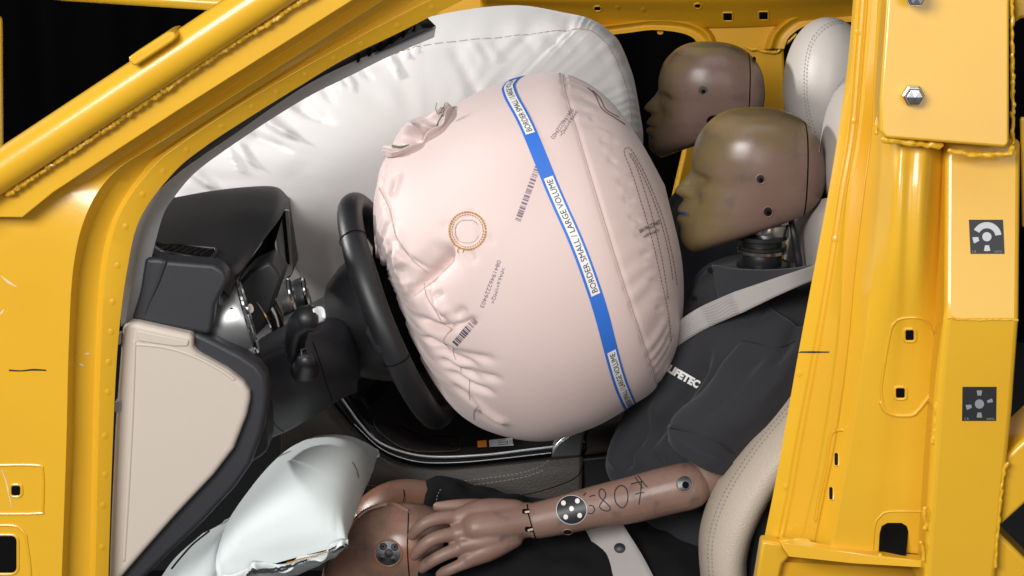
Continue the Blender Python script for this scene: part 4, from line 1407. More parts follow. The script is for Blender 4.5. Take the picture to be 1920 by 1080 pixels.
edge = cr([(719, 289), (735, 291), (770, 283), (792, 274), (808, 258), (828, 240), (842, 222), (851, 202)], 60)
ev = []
for i, (x, y) in enumerate(edge):
    k = i / 59
    for j in range(6):
        q = j / 5
        ev.append(P(x + (-3 + 2 * math.sin(k * 19)) * q * 1.5, y + 4 - q * 10 - 3 * math.sin(k * 23) * q, BASE3[i][1] - .004 - .010 * q))
mk('flap_edge', ev, grid_faces(60, 6), M['pink'], flap, face_cam=True, angle=180, solid=0.0016)
for pl in ([(736, 275), (752, 275), (768, 274)], [(812, 248), (822, 232), (830, 216)]):
    ribbon('flap_stitching', pl, 3.0, [flap], M['green_thread'], flap, off=.002)
for pl in ([(822, 214), (817, 204), (819, 193)], [(823, 214), (830, 204), (835, 193)], [(824, 210), (830, 212), (833, 204), (826, 202)]):
    V_, f_ = tube_geo([P(x, y, -.06) for x, y in cr(pl, 12)], .0006, seg=6)
    mk('loose_thread', V_, f_, M['green_thread'], flap)
# black mouth of the airbag module behind the cushion
lathe('module_cover', wc + wax * .005, wax, [(0, 0), (0, .105), (.02, .10), (.045, .085), (.045, 0)], M['deep'], bag, seg=40)

# ================================================================== passenger airbag
pbag = thing('passenger_airbag', 'large white passenger airbag filling the space behind the pink airbag', 'airbag', P(780, 640, .7) * np.array((1, 1, 0)), 'deployed airbags')
PN = [(322, 430), (330, 335), (420, 250), (520, 192), (650, 128), (790, 85), (950, 66), (1050, 53), (1102, 52), (1143, 82), (1170, 138), (1184, 200), (1188, 262), (1182, 330), (1150, 430), (1050, 560), (850, 650), (600, 650), (430, 570)]
PM = [(312, 430), (322, 322), (408, 228), (512, 158), (650, 85), (800, 33), (955, 11), (1060, 24), (1114, 38), (1160, 74), (1188, 138), (1201, 208), (1206, 262), (1196, 330), (1160, 425), (1060, 545), (860, 620), (600, 620), (420, 560)]
PF = [(340, 430), (350, 340), (430, 250), (520, 190), (660, 120), (800, 70), (955, 50), (1050, 58), (1100, 70), (1140, 100), (1160, 150), (1172, 208), (1176, 258), (1168, 320), (1130, 405), (1040, 515), (860, 590), (610, 590), (440, 540)]
npb = 420
close = lambda r: cr(list(r) + [r[0]], npb + 1)[:-1]
a0, a1, a2 = close(PN), close(PM), close(PF)
cen = np.array((800, 350.0))
kw_ = np.hanning(141)
kw_ /= kw_.sum()
a0s = np.stack([np.convolve(np.concatenate((a0[-70:, i], a0[:, i], a0[:70, i])), kw_, 'valid') for i in (0, 1)], 1)
rows = []
for k in np.linspace(0.02, 1, 60):
    q = cen + (a0 * k ** 3 + a0s * (1 - k ** 3) - cen) * k
    Yk = .46 - .075 * (1 - k ** 2.6)
    rows.append([P(x, y, Yk) for x, y in q])
w0, w1, w2 = (np.array([P(x, y, Yv) for x, y in r]) for r, Yv in ((a0, .46), (a1, .66), (a2, .98)))
for k in np.linspace(0, 1, 30)[1:]:
    c_ = 2 * w1 - .5 * (w0 + w2)
    rows.append(list((1 - k) ** 2 * w0 + 2 * k * (1 - k) * c_ + k ** 2 * w2))
for k in (.7, .4, .05):
    c2 = w2.mean(0)
    rows.append(list(c2 + (w2 - c2) * k + np.array((0, .04, 0))))
G2 = np.array(rows)
NR = len(rows)
V2 = G2.reshape(-1, 3)
f2 = grid_faces(NR, npb, True)
N2 = vnormals(V2, f2)
if (N2 * (V2 - V2.mean(0))).sum() < 0:
    N2 = -N2
ri = np.repeat(np.arange(NR), npb)
ph = np.tile(np.linspace(0, 2 * math.pi, npb, endpoint=False), NR)
dseam = (ri - 59) / 9.0
pk = np.sin(ph * 61 + 3 * np.sin(ph * 7)) * (.5 + .5 * np.sin(ph * 5 + 2))
pk2 = np.array([noise.noise(Vector((math.cos(t) * 9, math.sin(t) * 9, r * .06))) for t, r in zip(ph, ri)])
h2 = .0006 * pk * np.exp(-dseam ** 2) + 0.0028 * pk2 * np.exp(-(np.where(dseam < 0, dseam / 2.2, dseam / 1.2)) ** 2) - .005 * np.exp(-((ri - 59) / 1.2) ** 2)
h2 += .004 * fnoise(V2, 5.5, 3)
V2 = V2 + N2 * h2[:, None]
N2 = vnormals(V2, f2)
if (N2 * (V2 - V2.mean(0))).sum() < 0:
    N2 = -N2
CP = []
for x, y, dx, dy, w, d in ((845, 80, 60, 130, 9, .005), (880, 75, 30, 44, 5, -.004), (905, 74, 34, 44, 5, -.004), (975, 66, 34, 36, 6, .003), (1020, 60, 44, 46, 6, .004), (1060, 55, 34, 48, 7, .004), (1112, 70, 36, 70, 7, .004), (1160, 150, 10, 50, 5, -.003), (540, 300, 80, 130, 26, .005)):
    CP.append(([(x, y), (x + dx * .5, y + dy * .45), (x + dx, y + dy)], w * 1.3, d * .55))
for pl, w, d in (([(350, 312), (378, 338), (406, 356)], 17, -.011), ([(422, 270), (438, 298), (452, 326)], 9, -.008), ([(440, 262), (458, 290), (478, 316)], 10, -.009), ([(488, 222), (520, 243), (560, 262)], 18, -.014), ([(455, 250), (500, 268), (545, 285)], 16, .009), ([(540, 190), (580, 215), (622, 232)], 20, .010),
                 ([(600, 160), (612, 178), (626, 196)], 9, .005), ([(626, 142), (640, 158), (656, 174)], 7, -.006), ([(644, 134), (655, 154), (664, 172)], 7, -.006), ([(670, 124), (684, 140), (700, 152)], 9, .004), ([(727, 98), (737, 122), (748, 148)], 8, -.008), ([(752, 88), (761, 104), (769, 118)], 6, -.005), ([(775, 82), (781, 96), (786, 108)], 5, -.004)):
    CP.append((pl, w, d, .35))
V2 = creased(V2, N2, CP)
pc = mk('cushion', V2, f2, M['white'], pbag, outward=True, angle=180)
sl = V2.reshape(NR, npb, 3)[59]
nl = N2.reshape(NR, npb, 3)[59]
sg = []
for i in range(0, npb, 3):
    k = [(i + m) % npb for m in (0, 1, 2)]
    sg.append(tube_geo(sl[k] + nl[k] * .0006, .0009, seg=5))
V_, f_ = merge(sg)
mk('seam_stitching', V_, f_, M['tan_thread'], pbag)
dashes('seam_stitching', [(543, 468), (556, 500), (570, 530), (582, 560)], 1.4, [pc], M['grey_thread'], pbag, 4, 3)

# ================================================================== knee airbag
kbag = thing('knee_airbag', 'pale blue white knee airbag pillow lying against the dummy knees', 'airbag', P(540, 1080, -.05) * np.array((1, 1, 0)), 'deployed airbags')
# sections across the car: outline left edge, right edge at each depth
secs = [(-.345, (412, 1088), (652, 1022), .003), (-.33, (406, 1074), (652, 1012), .042), (-.30, (408, 1050), (652, 990), .070), (-.25, (424, 1012), (660, 962), .086), (-.18, (466, 960), (672, 925), .092), (-.10, (511, 908), (686, 892), .085), (-.03, (550, 872), (697, 872), .066), (.03, (580, 849), (704, 858), .042), (.08, (614, 838), (708, 850), .018), (.10, (634, 830), (710, 850), .003)]
sx = np.array([[*P(*l, Y), *P(*r, Y), t] for Y, l, r, t in secs])
sx = cr(sx, 110)
NS = 72
V3 = []
for row in sx:
    l, r, t = row[:3], row[3:6], max(row[6], .002)
    c, hv = (l + r) / 2, (r - l) / 2
    up = np.array((.0, -.42, .90))
    for a in np.linspace(0, 2 * math.pi, NS, endpoint=False):
        ca, sa = math.cos(a), math.sin(a)
        V3.append(c + hv * math.copysign(abs(ca) ** .9, ca) + up * t * math.copysign(abs(sa) ** .85, sa))
V3 = np.array(V3)
f3 = grid_faces(110, NS, True)
N3 = vnormals(V3, f3)
if (N3 * (V3 - V3.mean(0))).sum() < 0:
    N3 = -N3
ii = np.repeat(np.linspace(0, 1, 110), NS)
aa = np.tile(np.linspace(0, 2 * math.pi, NS, endpoint=False), 110)
far_ = np.clip((ii - .45) / .4, 0, 1) * np.clip(1.02 - ii, 0, 1) * 2
w3 = np.array([noise.noise(Vector((i * 26, math.cos(a) * 1.2, math.sin(a) * 1.2))) for i, a in zip(ii, aa)])
near_ = np.exp(-((ii - .10) / .10) ** 2)
w4 = np.array([noise.noise(Vector((i * 2, math.cos(a) * 8, math.sin(a) * 8))) for i, a in zip(ii, aa)])
V3 = V3 + N3 * (.003 * far_ * w3 + .0035 * near_ * w4 + .0015 * fnoise(V3, 8))[:, None]
kc = mk('cushion', V3, f3, M['blue_white'], kbag, outward=True, angle=180)
edge3 = [(418, 1084), (440, 1082), (462, 1074), (474, 1060), (492, 1061), (520, 1066), (548, 1062), (560, 1052), (590, 1046), (612, 1040), (622, 1026), (640, 1018), (653, 1020)]
hem = cr(edge3, 140)
ev = []
for i, (x, y) in enumerate(hem):
    for j in range(5):
        q = j / 4
        ev.append(P(x, y - 8 + q * 14 + 2.5 * math.sin(i * .33) * q, -.352 - .012 * math.sin(i * .21) * q - .01 * q))
mk('hem', ev, grid_faces(140, 5), M['blue_white'], kbag, face_cam=True, angle=180, solid=.0015)
def cord(name, pl, Y, r, mt, parent, n=40, jit=0.0):
    c = cr(pl, n)
    return tube(name, [P(x + jit * rng.normal(), y + jit * rng.normal(), Y) for x, y in c], r, mt, parent, seg=8)


cord('seam_cord', [(463, 1078), (474, 1070), (500, 1068), (530, 1064), (545, 1060)], -.368, .0016, M['ink'], kbag, jit=.6)
cord('seam_cord', [(476, 1074), (505, 1072), (535, 1067), (560, 1055), (575, 1050)], -.368, .0014, M['ink'], kbag, jit=.6)
cord('seam_cord', [(618, 1032), (632, 1024), (645, 1021), (655, 1025), (662, 1028), (668, 1038)], -.362, .0012, M['ink'], kbag, jit=.6)
cord('seam_cord', [(625, 1036), (640, 1027), (652, 1026)], -.362, .0010, M['ink'], kbag, jit=.6)
cord('orange_stitching', [(538, 1056), (565, 1048), (590, 1042), (615, 1034)], -.366, .0009, M['ochre'], kbag, jit=.5)
ribbon('panel_seam', [(502, 872), (520, 858), (545, 846)], 1.4, [kc], M['grey_thread'], kbag)
ribbon('panel_seam', [(660, 866), (668, 880), (672, 896)], 2.0, [kc], M['grey_thread'], kbag)
prism('corner_tab', [(694, 838), (709, 846), (712, 856), (700, 862), (690, 850)], .10, .106, M['blue_white'], kbag)
# folded lower lobe of the same bag
fold_ = loft('lower_lobe', [[(470, 960, -.2), (440, 1010, -.26), (425, 1100, -.3)], [(440, 965, -.22), (400, 1020, -.30), (380, 1110, -.34)], [(410, 985, -.25), (350, 1045, -.31), (320, 1120, -.34)], [(380, 1000, -.22), (325, 1050, -.27), (285, 1110, -.3)]], M['blue_white'], kbag, n=40, across=50, solid=.003, angle=180)
cord('seam_cord', [(392, 996), (362, 1020), (340, 1044), (322, 1066)], -.335, .0014, M['ink'], kbag)
#@@DUMMY
# ================================================================== crash test dummies
HR = [  # front x, front y, back x, back y, half width (m): slices that tilt with the jaw line
    (1396, 204, 1432, 204, .012), (1378, 207, 1455, 207, .030), (1358, 212, 1478, 212, .045), (1336, 225, 1505, 225, .0585), (1313, 250, 1528, 250, .070), (1301, 280, 1541, 278, .076), (1298, 310, 1546, 305, .078), (1301, 335, 1547, 326, .0775), (1296, 360, 1545, 345, .0765), (1288, 385, 1541, 361, .0745),
    (1285, 400, 1536, 371, .0725), (1279, 420, 1529, 380, .0695), (1276, 440, 1521, 387, .065), (1280, 455, 1513, 391, .058), (1288, 465, 1505, 394, .047), (1296, 471, 1495, 397, .032), (1304, 474, 1470, 406, .010)]
NOSE = [(205, 0), (316, 0), (325, 8), (335, 18), (345, 27), (351, 32), (357, 33), (363, 27), (368, 15), (373, 8), (380, 11), (387, 16), (392, 17), (397, 13), (400, 7), (403, 12), (408, 15), (413, 11), (420, 4), (430, 1), (475, 0)]


def make_head(parent, name, cpx, Yc, k, mt):
    """vinyl head skin and separate skull cap, built from its side profile"""
    ox, oy = cpx
    n_a = 260
    sp = cr(HR, 190)
    nz = np.interp(sp[:, 1], np.array(NOSE)[:, 0], np.array(NOSE)[:, 1])
    nz = np.convolve(np.pad(nz, 2, 'edge'), np.ones(5) / 5, 'valid')
    ys = sp[:, 1]
    T = lambda x, y: P(ox + (x - 1405) * k, oy + (y - 340) * k, Yc)
    V = []
    for (f, y, b, yb, w), q in zip(sp, nz):
        pf, pb = T(f, y), T(b, yb)
        c, a = (pf + pb) / 2, np.linalg.norm(pb - pf) / 2
        dv = (pb - pf) / (2 * a)
        px_m = np.linalg.norm(T(1410, y) - T(1400, y)) / 10
        for t0_ in np.linspace(0, 2 * math.pi, n_a, endpoint=False):
            t = t0_ - .38 * math.sin(2 * t0_)
            ct, stt = math.cos(t), math.sin(t)
            ex = .92 if ct > 0 else .82
            x = -a * math.copysign(abs(ct) ** ex, ct)
            yy = w * math.copysign(abs(stt) ** .88, stt) * (1 - .10 * max(0, ct) ** 2)
            sg = .0105 if y < 372 else .018
            if y < 345:
                sg = .0085
            if ct > 0:
                x -= q * px_m * math.exp(-(yy / sg) ** 2)
                # eye hollows and brow
                e = math.exp(-((y - 329) / 11) ** 2) * math.exp(-((abs(yy) - .030) / .016) ** 2)
                x += .0085 * e
                x += .004 * math.exp(-((y - 372) / 20) ** 2) * math.exp(-((abs(yy) - .030) / .012) ** 2)
                x -= .0035 * math.exp(-((y - 362) / 7) ** 2) * math.exp(-((abs(yy) - .0125) / .005) ** 2)
                x += .0025 * math.exp(-((y - 400.5) / 2.2) ** 2) * math.exp(-(yy / .022) ** 4)
                x -= .0035 * math.exp(-((y - 352) / 16) ** 2) * math.exp(-((abs(yy) - .044) / .014) ** 2)
            V.append(c + dv * x + np.array((0, yy, 0)))
    fc = grid_faces(len(ys), n_a, True)
    me = bpy.data.meshes.new('tmp')
    fc += [tuple(range(n_a)), tuple(range((len(ys) - 1) * n_a, len(ys) * n_a))]
    me.from_pydata(np.array(V).tolist(), [], fc)
    a, b = T(1508, 200), T(1499, 400)
    d = b - a
    nrm = Vector((-d[2], 0, d[0]))
    nrm.normalize()
    if nrm.x < 0:
        nrm = -nrm
    out = []
    for s, nm in ((1, name), (-1, 'skull_cap')):
        bm = bmesh.new()
        bm.from_mesh(me)
        bmesh.ops.recalc_face_normals(bm, faces=bm.faces)
        g = bmesh.ops.bisect_plane(bm, geom=bm.verts[:] + bm.edges[:] + bm.faces[:], plane_co=Vector(a) + nrm * (-.0013 * s), plane_no=nrm * s, clear_outer=True, clear_inner=False)
        ed = [e for e in g['geom_cut'] if isinstance(e, bmesh.types.BMEdge)]
        bmesh.ops.contextual_create(bm, geom=ed)
        VV = np.array([v.co for v in bm.verts])
        bm.verts.index_update()
        FF = [tuple(v.index for v in f.verts) for f in bm.faces]
        bm.free()
        o = mk(nm, VV, FF, mt, parent, angle=40, outward=True, bevel=.0016 if s == -1 else .0014, bseg=2)
        o.modifiers['bevel'].angle_limit = math.radians(45)
        out.append(o)
    # dark seam core between the two shells
    bpy.data.meshes.remove(me)
    return out, T


def hole_in(px, py, rx, ry, tg, parent, T=None, screw=True, skin=None):
    o = disc('screw_hole', px, py, rx, ry, tg, M['dark_steel'], parent, off=.0006)
    pts = lay([(px + rx * math.cos(a), py + ry * math.sin(a)) for a in np.linspace(0, 2 * math.pi, 25)], tg, .0004)
    V_, f_ = tube_geo(pts, .0011, seg=8, caps=False)
    mk('hole_rim', V_, f_, skin or M['skin'], o)
    if screw:
        disc('screw', px + rx * .1, py + ry * .15, rx * .42, ry * .42, tg, M['deep'], o, off=.0012)
    return o


dbase = P(1300, 1080, 0) * np.array((1, 1, 0))
drv = thing('crash_dummy', 'nearer crash test dummy in charcoal polo shirt with one arm in its lap', 'crash dummy', dbase, 'crash test dummies in the front seats')
hc = P(1405, 340, 0)
(dh, dcap), TD = make_head(drv, 'head', (1405, 340), 0.0, 1.0, face_paint('painted_head_skin', hc - dbase))
hole_in(1426, 336, 8.5, 9, [dh], drv)
hole_in(1440, 397, 9, 9.5, [dh], drv)
ribbon('mouth_paint', [(1272, 400.5), (1280, 400), (1289, 398.5)], [3.5, 4.5, 2], [dh], M['blue_chalk'], drv, off=.0006)
hole_in(1538, 281, 2.5, 7, [dcap], drv, screw=False)
# neck: stacked metal discs on a rod
neck = []
for nm, y, w0, h_, mt in (('neck_load_cell', 429, 78, 27, 'steel'), ('neck_disc', 449, 74, 20, 'dark_steel'), ('neck_ring', 466, 94, 7, 'steel'), ('neck_disc', 459, 92, 6, 'dark_steel'), ('neck_disc', 481, 74, 26, 'dark_steel'), ('neck_plate', 495, 96, 5, 'dark_steel'), ('neck_plate', 440, 96, 8, 'dark_steel')):
    cx = 1440 if 'cell' in nm else 1429
    r = np.linalg.norm(P(cx + w0 / 2, y, 0) - P(cx, y, 0))
    hh = np.linalg.norm(P(cx, y + h_ / 2, 0) - P(cx, y, 0))
    lathe(nm, P(cx, y + 2, .0), (0, 0, 1), [(-hh, 0), (-hh, r * .97), (-hh * .85, r), (hh * .85, r), (hh, r * .97), (hh, 0)], M[mt], drv, seg=48)
lathe('neck_core', P(1432, 470, 0), (0, 0, 1), [(-.06, 0), (-.06, .024), (.06, .024), (.06, 0)], M['deep'], drv)
tube('neck_cable', [P(1482, 410, -.01), P(1489, 440, -.02), P(1494, 470, -.02), P(1499, 500, -.02), P(1500, 530, 0)], [.004, .0055, .006, .006, .006], M['leather_black'], drv, n=24)
tube('neck_wire', [P(1482, 395, -.012), P(1484, 406, -.015), P(1487, 416, -.014)], .003, M['wire_red'], drv, n=10)
hole_in(1416, 451, 3, 3, [bpy.data.objects['neck_disc']], drv, screw=False, skin=M['dark_steel'])

# polo shirt
rows_ = [(508, 1425, 1435, .004), (506, 1385, 1470, .040), (507, 1350, 1500, .072), (512, 1328, 1518, .100), (532, 1306, 1540, .150), (560, 1290, 1552, .185), (600, 1266, 1560, .203), (640, 1243, 1562, .205), (700, 1212, 1560, .195), (760, 1178, 1550, .185), (830, 1146, 1535, .185), (872, 1134, 1520, .182), (892, 1146, 1512, .178), (930, 1175, 1505, .17), (1010, 1200, 1500, .17)]
rr_ = cr(rows_, 130)
na_ = 160
V4 = []
for y, f, b, w in rr_:
    pf, pb = P(f, y, 0), P(b, y, 0)
    c, a = (pf + pb) / 2, np.linalg.norm(pb - pf) / 2
    for t in np.linspace(0, 2 * math.pi, na_, endpoint=False):
        ct, s_t = math.cos(t), math.sin(t)
        V4.append(c + np.array((-a * math.copysign(abs(ct) ** .92, ct), w * math.copysign(abs(s_t) ** 1.0, s_t), 0)))
V4 = np.array(V4)
f4 = grid_faces(130, na_, True)
N4 = vnormals(V4, f4)
if (N4 * (V4 - V4.mean(0))).sum() < 0:
    N4 = -N4
V4 = V4 + N4 * (.008 * fnoise(V4, 7) + .004 * fnoise(V4, 19, 2))[:, None]
CF = [([(1330, 640), (1290, 720), (1230, 800), (1180, 860)], 16, .014), ([(1250, 740), (1205, 820), (1190, 870)], 12, -.010), ([(1225, 770), (1185, 840), (1170, 880)], 9, .010), ([(1215, 850), (1235, 870), (1220, 885)], 8, .008), ([(1300, 600), (1340, 560), (1400, 545)], 12, .006), ([(1400, 590), (1440, 560), (1500, 545)], 10, -.008),
      ([(1170, 800), (1150, 850), (1160, 880)], 8, -.008)]
V4 = creased(V4, N4, [(a, b, c * 1.7) for a, b, c in CF])
polo = mk('polo_shirt', V4, f4, M['polo'], drv, outward=True, angle=180)
# left sleeve: a tube of cloth open at the hem
sl_ = [((1432, 560), (1545, 600), -.11, .090), ((1405, 640), (1520, 660), -.185, .085), ((1360, 690), (1505, 720), -.22, .078), ((1310, 745), (1470, 775), -.235, .070), ((1274, 772), (1425, 816), -.238, .062), ((1256, 796), (1392, 852), -.24, .056), ((1257, 826), (1360, 882), -.24, .052)]
A = []
for l, r, Y, d in sl_:
    a, b = P(*l, Y), P(*r, Y)
    c, hv = (a + b) / 2, (a - b) / 2
    A.append([c + hv * math.cos(t) + np.array((0, -d, 0)) * math.sin(t) for t in np.linspace(0, 2 * math.pi, 64, endpoint=False)])
A = np.array(A)
A = np.stack([cr(A[:, k], 90) for k in range(64)], 1)
V5, f5 = A.reshape(-1, 3), grid_faces(90, 64, True)
N5 = vnormals(V5, f5)
if (N5 * (V5 - V5.mean(0))).sum() < 0:
    N5 = -N5
kk = np.repeat(np.linspace(0, 1, 90), 64)
V5 = V5 + N5 * (.005 * fnoise(V5, 9, 1) + .0028 * (kk > .875))[:, None]
V5 = creased(V5, N5, [([(1330, 720), (1395, 640), (1425, 590)], 9, -.010), ([(1300, 790), (1370, 730), (1430, 650)], 14, .008), ([(1440, 690), (1480, 640), (1500, 600)], 10, .012), ([(1420, 760), (1470, 700), (1495, 650)], 9, -.006), ([(1500, 620), (1450, 650), (1380, 690)], 12, .006)])
slv = mk('sleeve', V5, f5, M['polo'], polo, outward=True, angle=180, solid=.0025)
V_, f_ = tube_geo(lay(dense([(1257, 802), (1300, 811), (1344, 827), (1376, 850)], 4), [slv], .0002), .0011, seg=8)
mk('hem_seam', V_, f_, M['ink'], polo)
dashes('hem_stitching', [(1259, 798), (1300, 806), (1345, 822), (1374, 845)], 1.3, [slv], M['ink'], polo, 4, 3)
dashes('hem_stitching', [(1258, 804), (1300, 813), (1342, 828), (1370, 851)], 1.3, [slv], M['ink'], polo, 4, 3)
ribbon('shoulder_seam', [(1378, 637), (1410, 642), (1440, 650), (1460, 652), (1478, 646), (1492, 640)], 1.6, [slv, polo], M['ink'], polo)
# collar and placket
col_pts_o = [(1316, 494), (1345, 508), (1420, 513), (1500, 512), (1540, 500)]
loft('collar', [[(1334, 496, -.055), (1378, 503, -.100), (1440, 505, -.112), (1500, 500, -.10), (1548, 490, -.07)], [(1340, 526, -.105), (1372, 543, -.145), (1430, 538, -.165), (1490, 527, -.165), (1550, 514, -.13)], [(1347, 562, -.138), (1366, 566, -.165), (1420, 553, -.188), (1490, 536, -.19), (1555, 522, -.15)]], M['polo'], polo, n=50, across=24, solid=.003, angle=180)
for q in ((1333, 509), (1304, 560)):
    disc('button', q[0], q[1], 5, 5, [polo, bpy.data.objects['collar']], M['ink'], polo, off=.003)
text_px('chest_logo', 'LIFETEC', (1251, 697), (57, 32), (4.5, -15.5), [polo, slv], M['paper'], polo, off=.0012, bold=.06, shear=.06)

# arm
arm_g = [chain([(1405, 760, -.20, .044), (1370, 830, -.215, .042), (1330, 890, -.22, .036)])]
blob('upper_arm', arm_g, .004, 4, M['skin'], drv)
fa = [chain([(1290, 911, -.235, .0352), (1235, 924, -.228, .0352), (1190, 936, -.222, .0345), (1140, 946, -.215, .0325), (1098, 955, -.216, .0305), (1050, 967, -.214, .0285), (1006, 976, -.212, .0272)])]
farm = blob('forearm', fa, .0028, 4, M['skin'], drv)
hole_in(1284, 907, 15, 15.5, [farm], drv)
mk_d = disc('arm_marker', 1072, 956, 28.5, 26.5, [farm], M['sticker'], drv, off=.0008, rings=5)
p_ = [(1072 + 28.5 * math.cos(a), 956 + 26.5 * math.sin(a)) for a in np.linspace(0, 2 * math.pi, 50)]
ribbon('marker_edge', p_, 1.2, [farm], M['sticker_grey'], mk_d, off=.0010)
for dx, dy in ((0, -2), (-15, -12), (11, -16), (-11, 13), (15, 10)):
    disc('marker_dot', 1072 + dx, 956 + dy, 4.4, 4.6, [farm], M['white_dot'], mk_d, off=.0014)
disc('marker_rivet', 1072, 954, 2.0, 2.0, [farm], M['silver'], mk_d, off=.002)
ARM_INK = [
    [(1191, 895), (1198, 905), (1205, 916)], [(1196, 892), (1207, 906), (1214, 914)], [(1183, 908), (1195, 905), (1206, 903)], [(1203, 905), (1201, 925), (1198, 946)], [(1191, 927), (1200, 924), (1208, 923)],
    [(1160, 912), (1153, 922), (1154, 940), (1162, 950), (1170, 951), (1177, 938), (1176, 920), (1168, 911), (1160, 912)],
    [(1136, 925), (1130, 917), (1124, 920), (1124, 930), (1133, 940), (1140, 946), (1145, 953), (1140, 958), (1130, 956), (1124, 950), (1128, 942), (1135, 932), (1136, 925)],
    [(1105, 932), (1112, 929), (1116, 929)], [(1094, 930), (1099, 924)], [(1104, 948), (1111, 948), (1115, 956), (1110, 963), (1103, 962)]]
for pl in ARM_INK:
    ribbon('pen_stroke', pl, 2.0, [farm], M['ink'], drv, off=.0006)
hole_in(1064, 997, 9, 5, [farm], drv, screw=False)

# hand: palm, four fingers and thumb grown as one surface
hand_g = [
    chain([(992, 975, -.208, .0262), (965, 978, -.212, .0262), (930, 985, -.218, .0265), (895, 990, -.222, .0255)]),
    chain([(965, 962, -.205, .0205), (910, 962, -.205, .0215), (862, 972, -.208, .0165)]),
    chain([(960, 985, -.212, .021), (905, 992, -.222, .0215), (862, 1000, -.224, .0155)]),
    chain([(960, 1000, -.216, .019), (910, 1014, -.230, .0195), (870, 1022, -.234, .0145)]),
    chain([(960, 1008, -.218, .017), (915, 1030, -.234, .018), (880, 1048, -.240, .0135)]),
    chain([(866, 971, -.206, .0125), (835, 970, -.216, .0108), (803, 978, -.224, .0100), (784, 991, -.224, .0095), (773, 1004, -.221, .0078)], 30),
    chain([(866, 1000, -.222, .0120), (835, 1004, -.232, .0106), (808, 1013, -.238, .0100), (788, 1029, -.236, .0095), (777, 1042, -.231, .0078)], 30),
    chain([(874, 1024, -.233, .0115), (846, 1034, -.240, .0102), (822, 1045, -.243, .0097), (802, 1057, -.240, .0092), (792, 1066, -.235, .0076)], 30),
    chain([(884, 1050, -.240, .0106), (864, 1059, -.244, .0094), (846, 1067, -.245, .0089), (834, 1072, -.243, .0085), (825, 1077, -.240, .0072)], 30),
    chain([(930, 958, -.20, .017), (885, 950, -.186, .0122), (852, 949, -.176, .0100), (832, 950, -.172, .0088), (820, 950, -.170, .0074)], 30),
]
hand = blob('hand', hand_g, .0021, 5, M['skin'], drv)
ribbon('wrist_gap', [(988, 938), (990, 958), (997, 985), (1006, 1014)], 2.2, [farm, hand], M['deep'], drv, off=.001)
for a, b in (((979, 960), (990, 957)), ((984, 992), (996, 988))):
    s_ = patch('wrist_slot', rrect(a[0], a[1] - 5, b[0] + 4, a[1] + 4, 3), [hand, farm], M['deep'], drv, off=.0012)
    ribbon('wrist_tendon', [(a[0] + 5, a[1] + 1.5), (b[0] + 4, b[1] + 3)], 3.6, [hand, farm], M['cream'], s_, off=.002)

# thighs, knees and shorts
thn = blob('thigh', [chain([(1250, 1120, -.13, .10), (1050, 1090, -.135, .070), (900, 1060, -.14, .061), (800, 1040, -.14, .0625)]), chain([(820, 1035, -.14, .063), (760, 1020, -.14, .064), (735, 1030, -.14, .060)])], .005, 6, M['knee_skin'], drv)
kn = blob('knee_cover', [chain([(756, 1030, -.14, .0655), (725, 1032, -.14, .0655), (705, 1045, -.14, .064)]), chain([(705, 1045, -.14, .064), (672, 1085, -.14, .056), (640, 1200, -.14, .05)])], .004, 5, M['knee_skin'], drv)
thf = blob('thigh', [chain([(1250, 1060, .13, .08), (1050, 1030, .13, .07), (900, 995, .13, .062), (800, 970, .13, .061)]), chain([(790, 968, .13, .061), (740, 970, .13, .060), (700, 1010, .13, .055), (660, 1150, .13, .05)])], .005, 6, M['knee_skin'], drv)
blob('knee_cover', [chain([(748, 980, .13, .0625), (735, 980, .13, .0625), (700, 1000, .13, .058)]), chain([(700, 1000, .13, .058), (660, 1140, .13, .05)])], .004, 5, M['knee_skin'], drv)
for pl in ([(767, 1080), (764, 1030), (765, 990), (766, 962)],):
    ribbon('flesh_seam', pl, 2.2, [kn, thn], M['deep'], drv, off=.0006)
V_, f_ = tube_geo(lay(dense([(651, 1005), (660, 985), (680, 962), (705, 950), (735, 946), (763, 958)], 4), [kn, thn], 0.001), .0035, seg=10)
mk('flesh_rim', V_, f_, M['knee_skin'], drv)
V_, f_ = tube_geo(lay(dense([(648, 992), (662, 964), (686, 942), (716, 932), (752, 936), (790, 944)], 4), [kn, thn], 0.001), .003, seg=10)
mk('flesh_rim', V_, f_, M['knee_skin'], drv)
V_, f_ = tube_geo(lay(dense([(668, 940), (690, 922), (720, 914), (756, 920)], 4), [thf], 0.001), .0028, seg=10)
mk('flesh_rim', V_, f_, M['knee_skin'], drv)
ribbon('flesh_seam', [(757, 918), (758, 930), (756, 944)], 1.8, [thf], M['deep'], drv, off=.0008)
kj = disc('knee_joint', 728, 1037, 25, 24, [kn], M['dark_steel'], drv, off=.0012)
V_, f_ = tube_geo(lay([(728 + 25.5 * math.cos(a), 1037 + 24.5 * math.sin(a)) for a in np.linspace(0, 2 * math.pi, 40)], [kn], .0008), .0018, seg=8, caps=False)
mk('joint_rim', V_, f_, M['knee_skin'], kj)
for dx, dy, r in ((1, 0, 8), (-9, -12, 7), (12, -11, 7), (-11, 9, 7), (10, 12, 7)):
    disc('joint_bolt', 728 + dx, 1037 + dy, r, r, [kn], M['leather_black'], kj, off=.002, dome=.001)
    if r == 7:
        disc('bolt_socket', 728 + dx, 1037 + dy, 2, 2, [kn], M['deep'], kj, off=.004)


def ruff(V, N):
    return V + N * (.010 * fnoise(V, 13) + .006 * fnoise(V, 30, 4))[:, None]


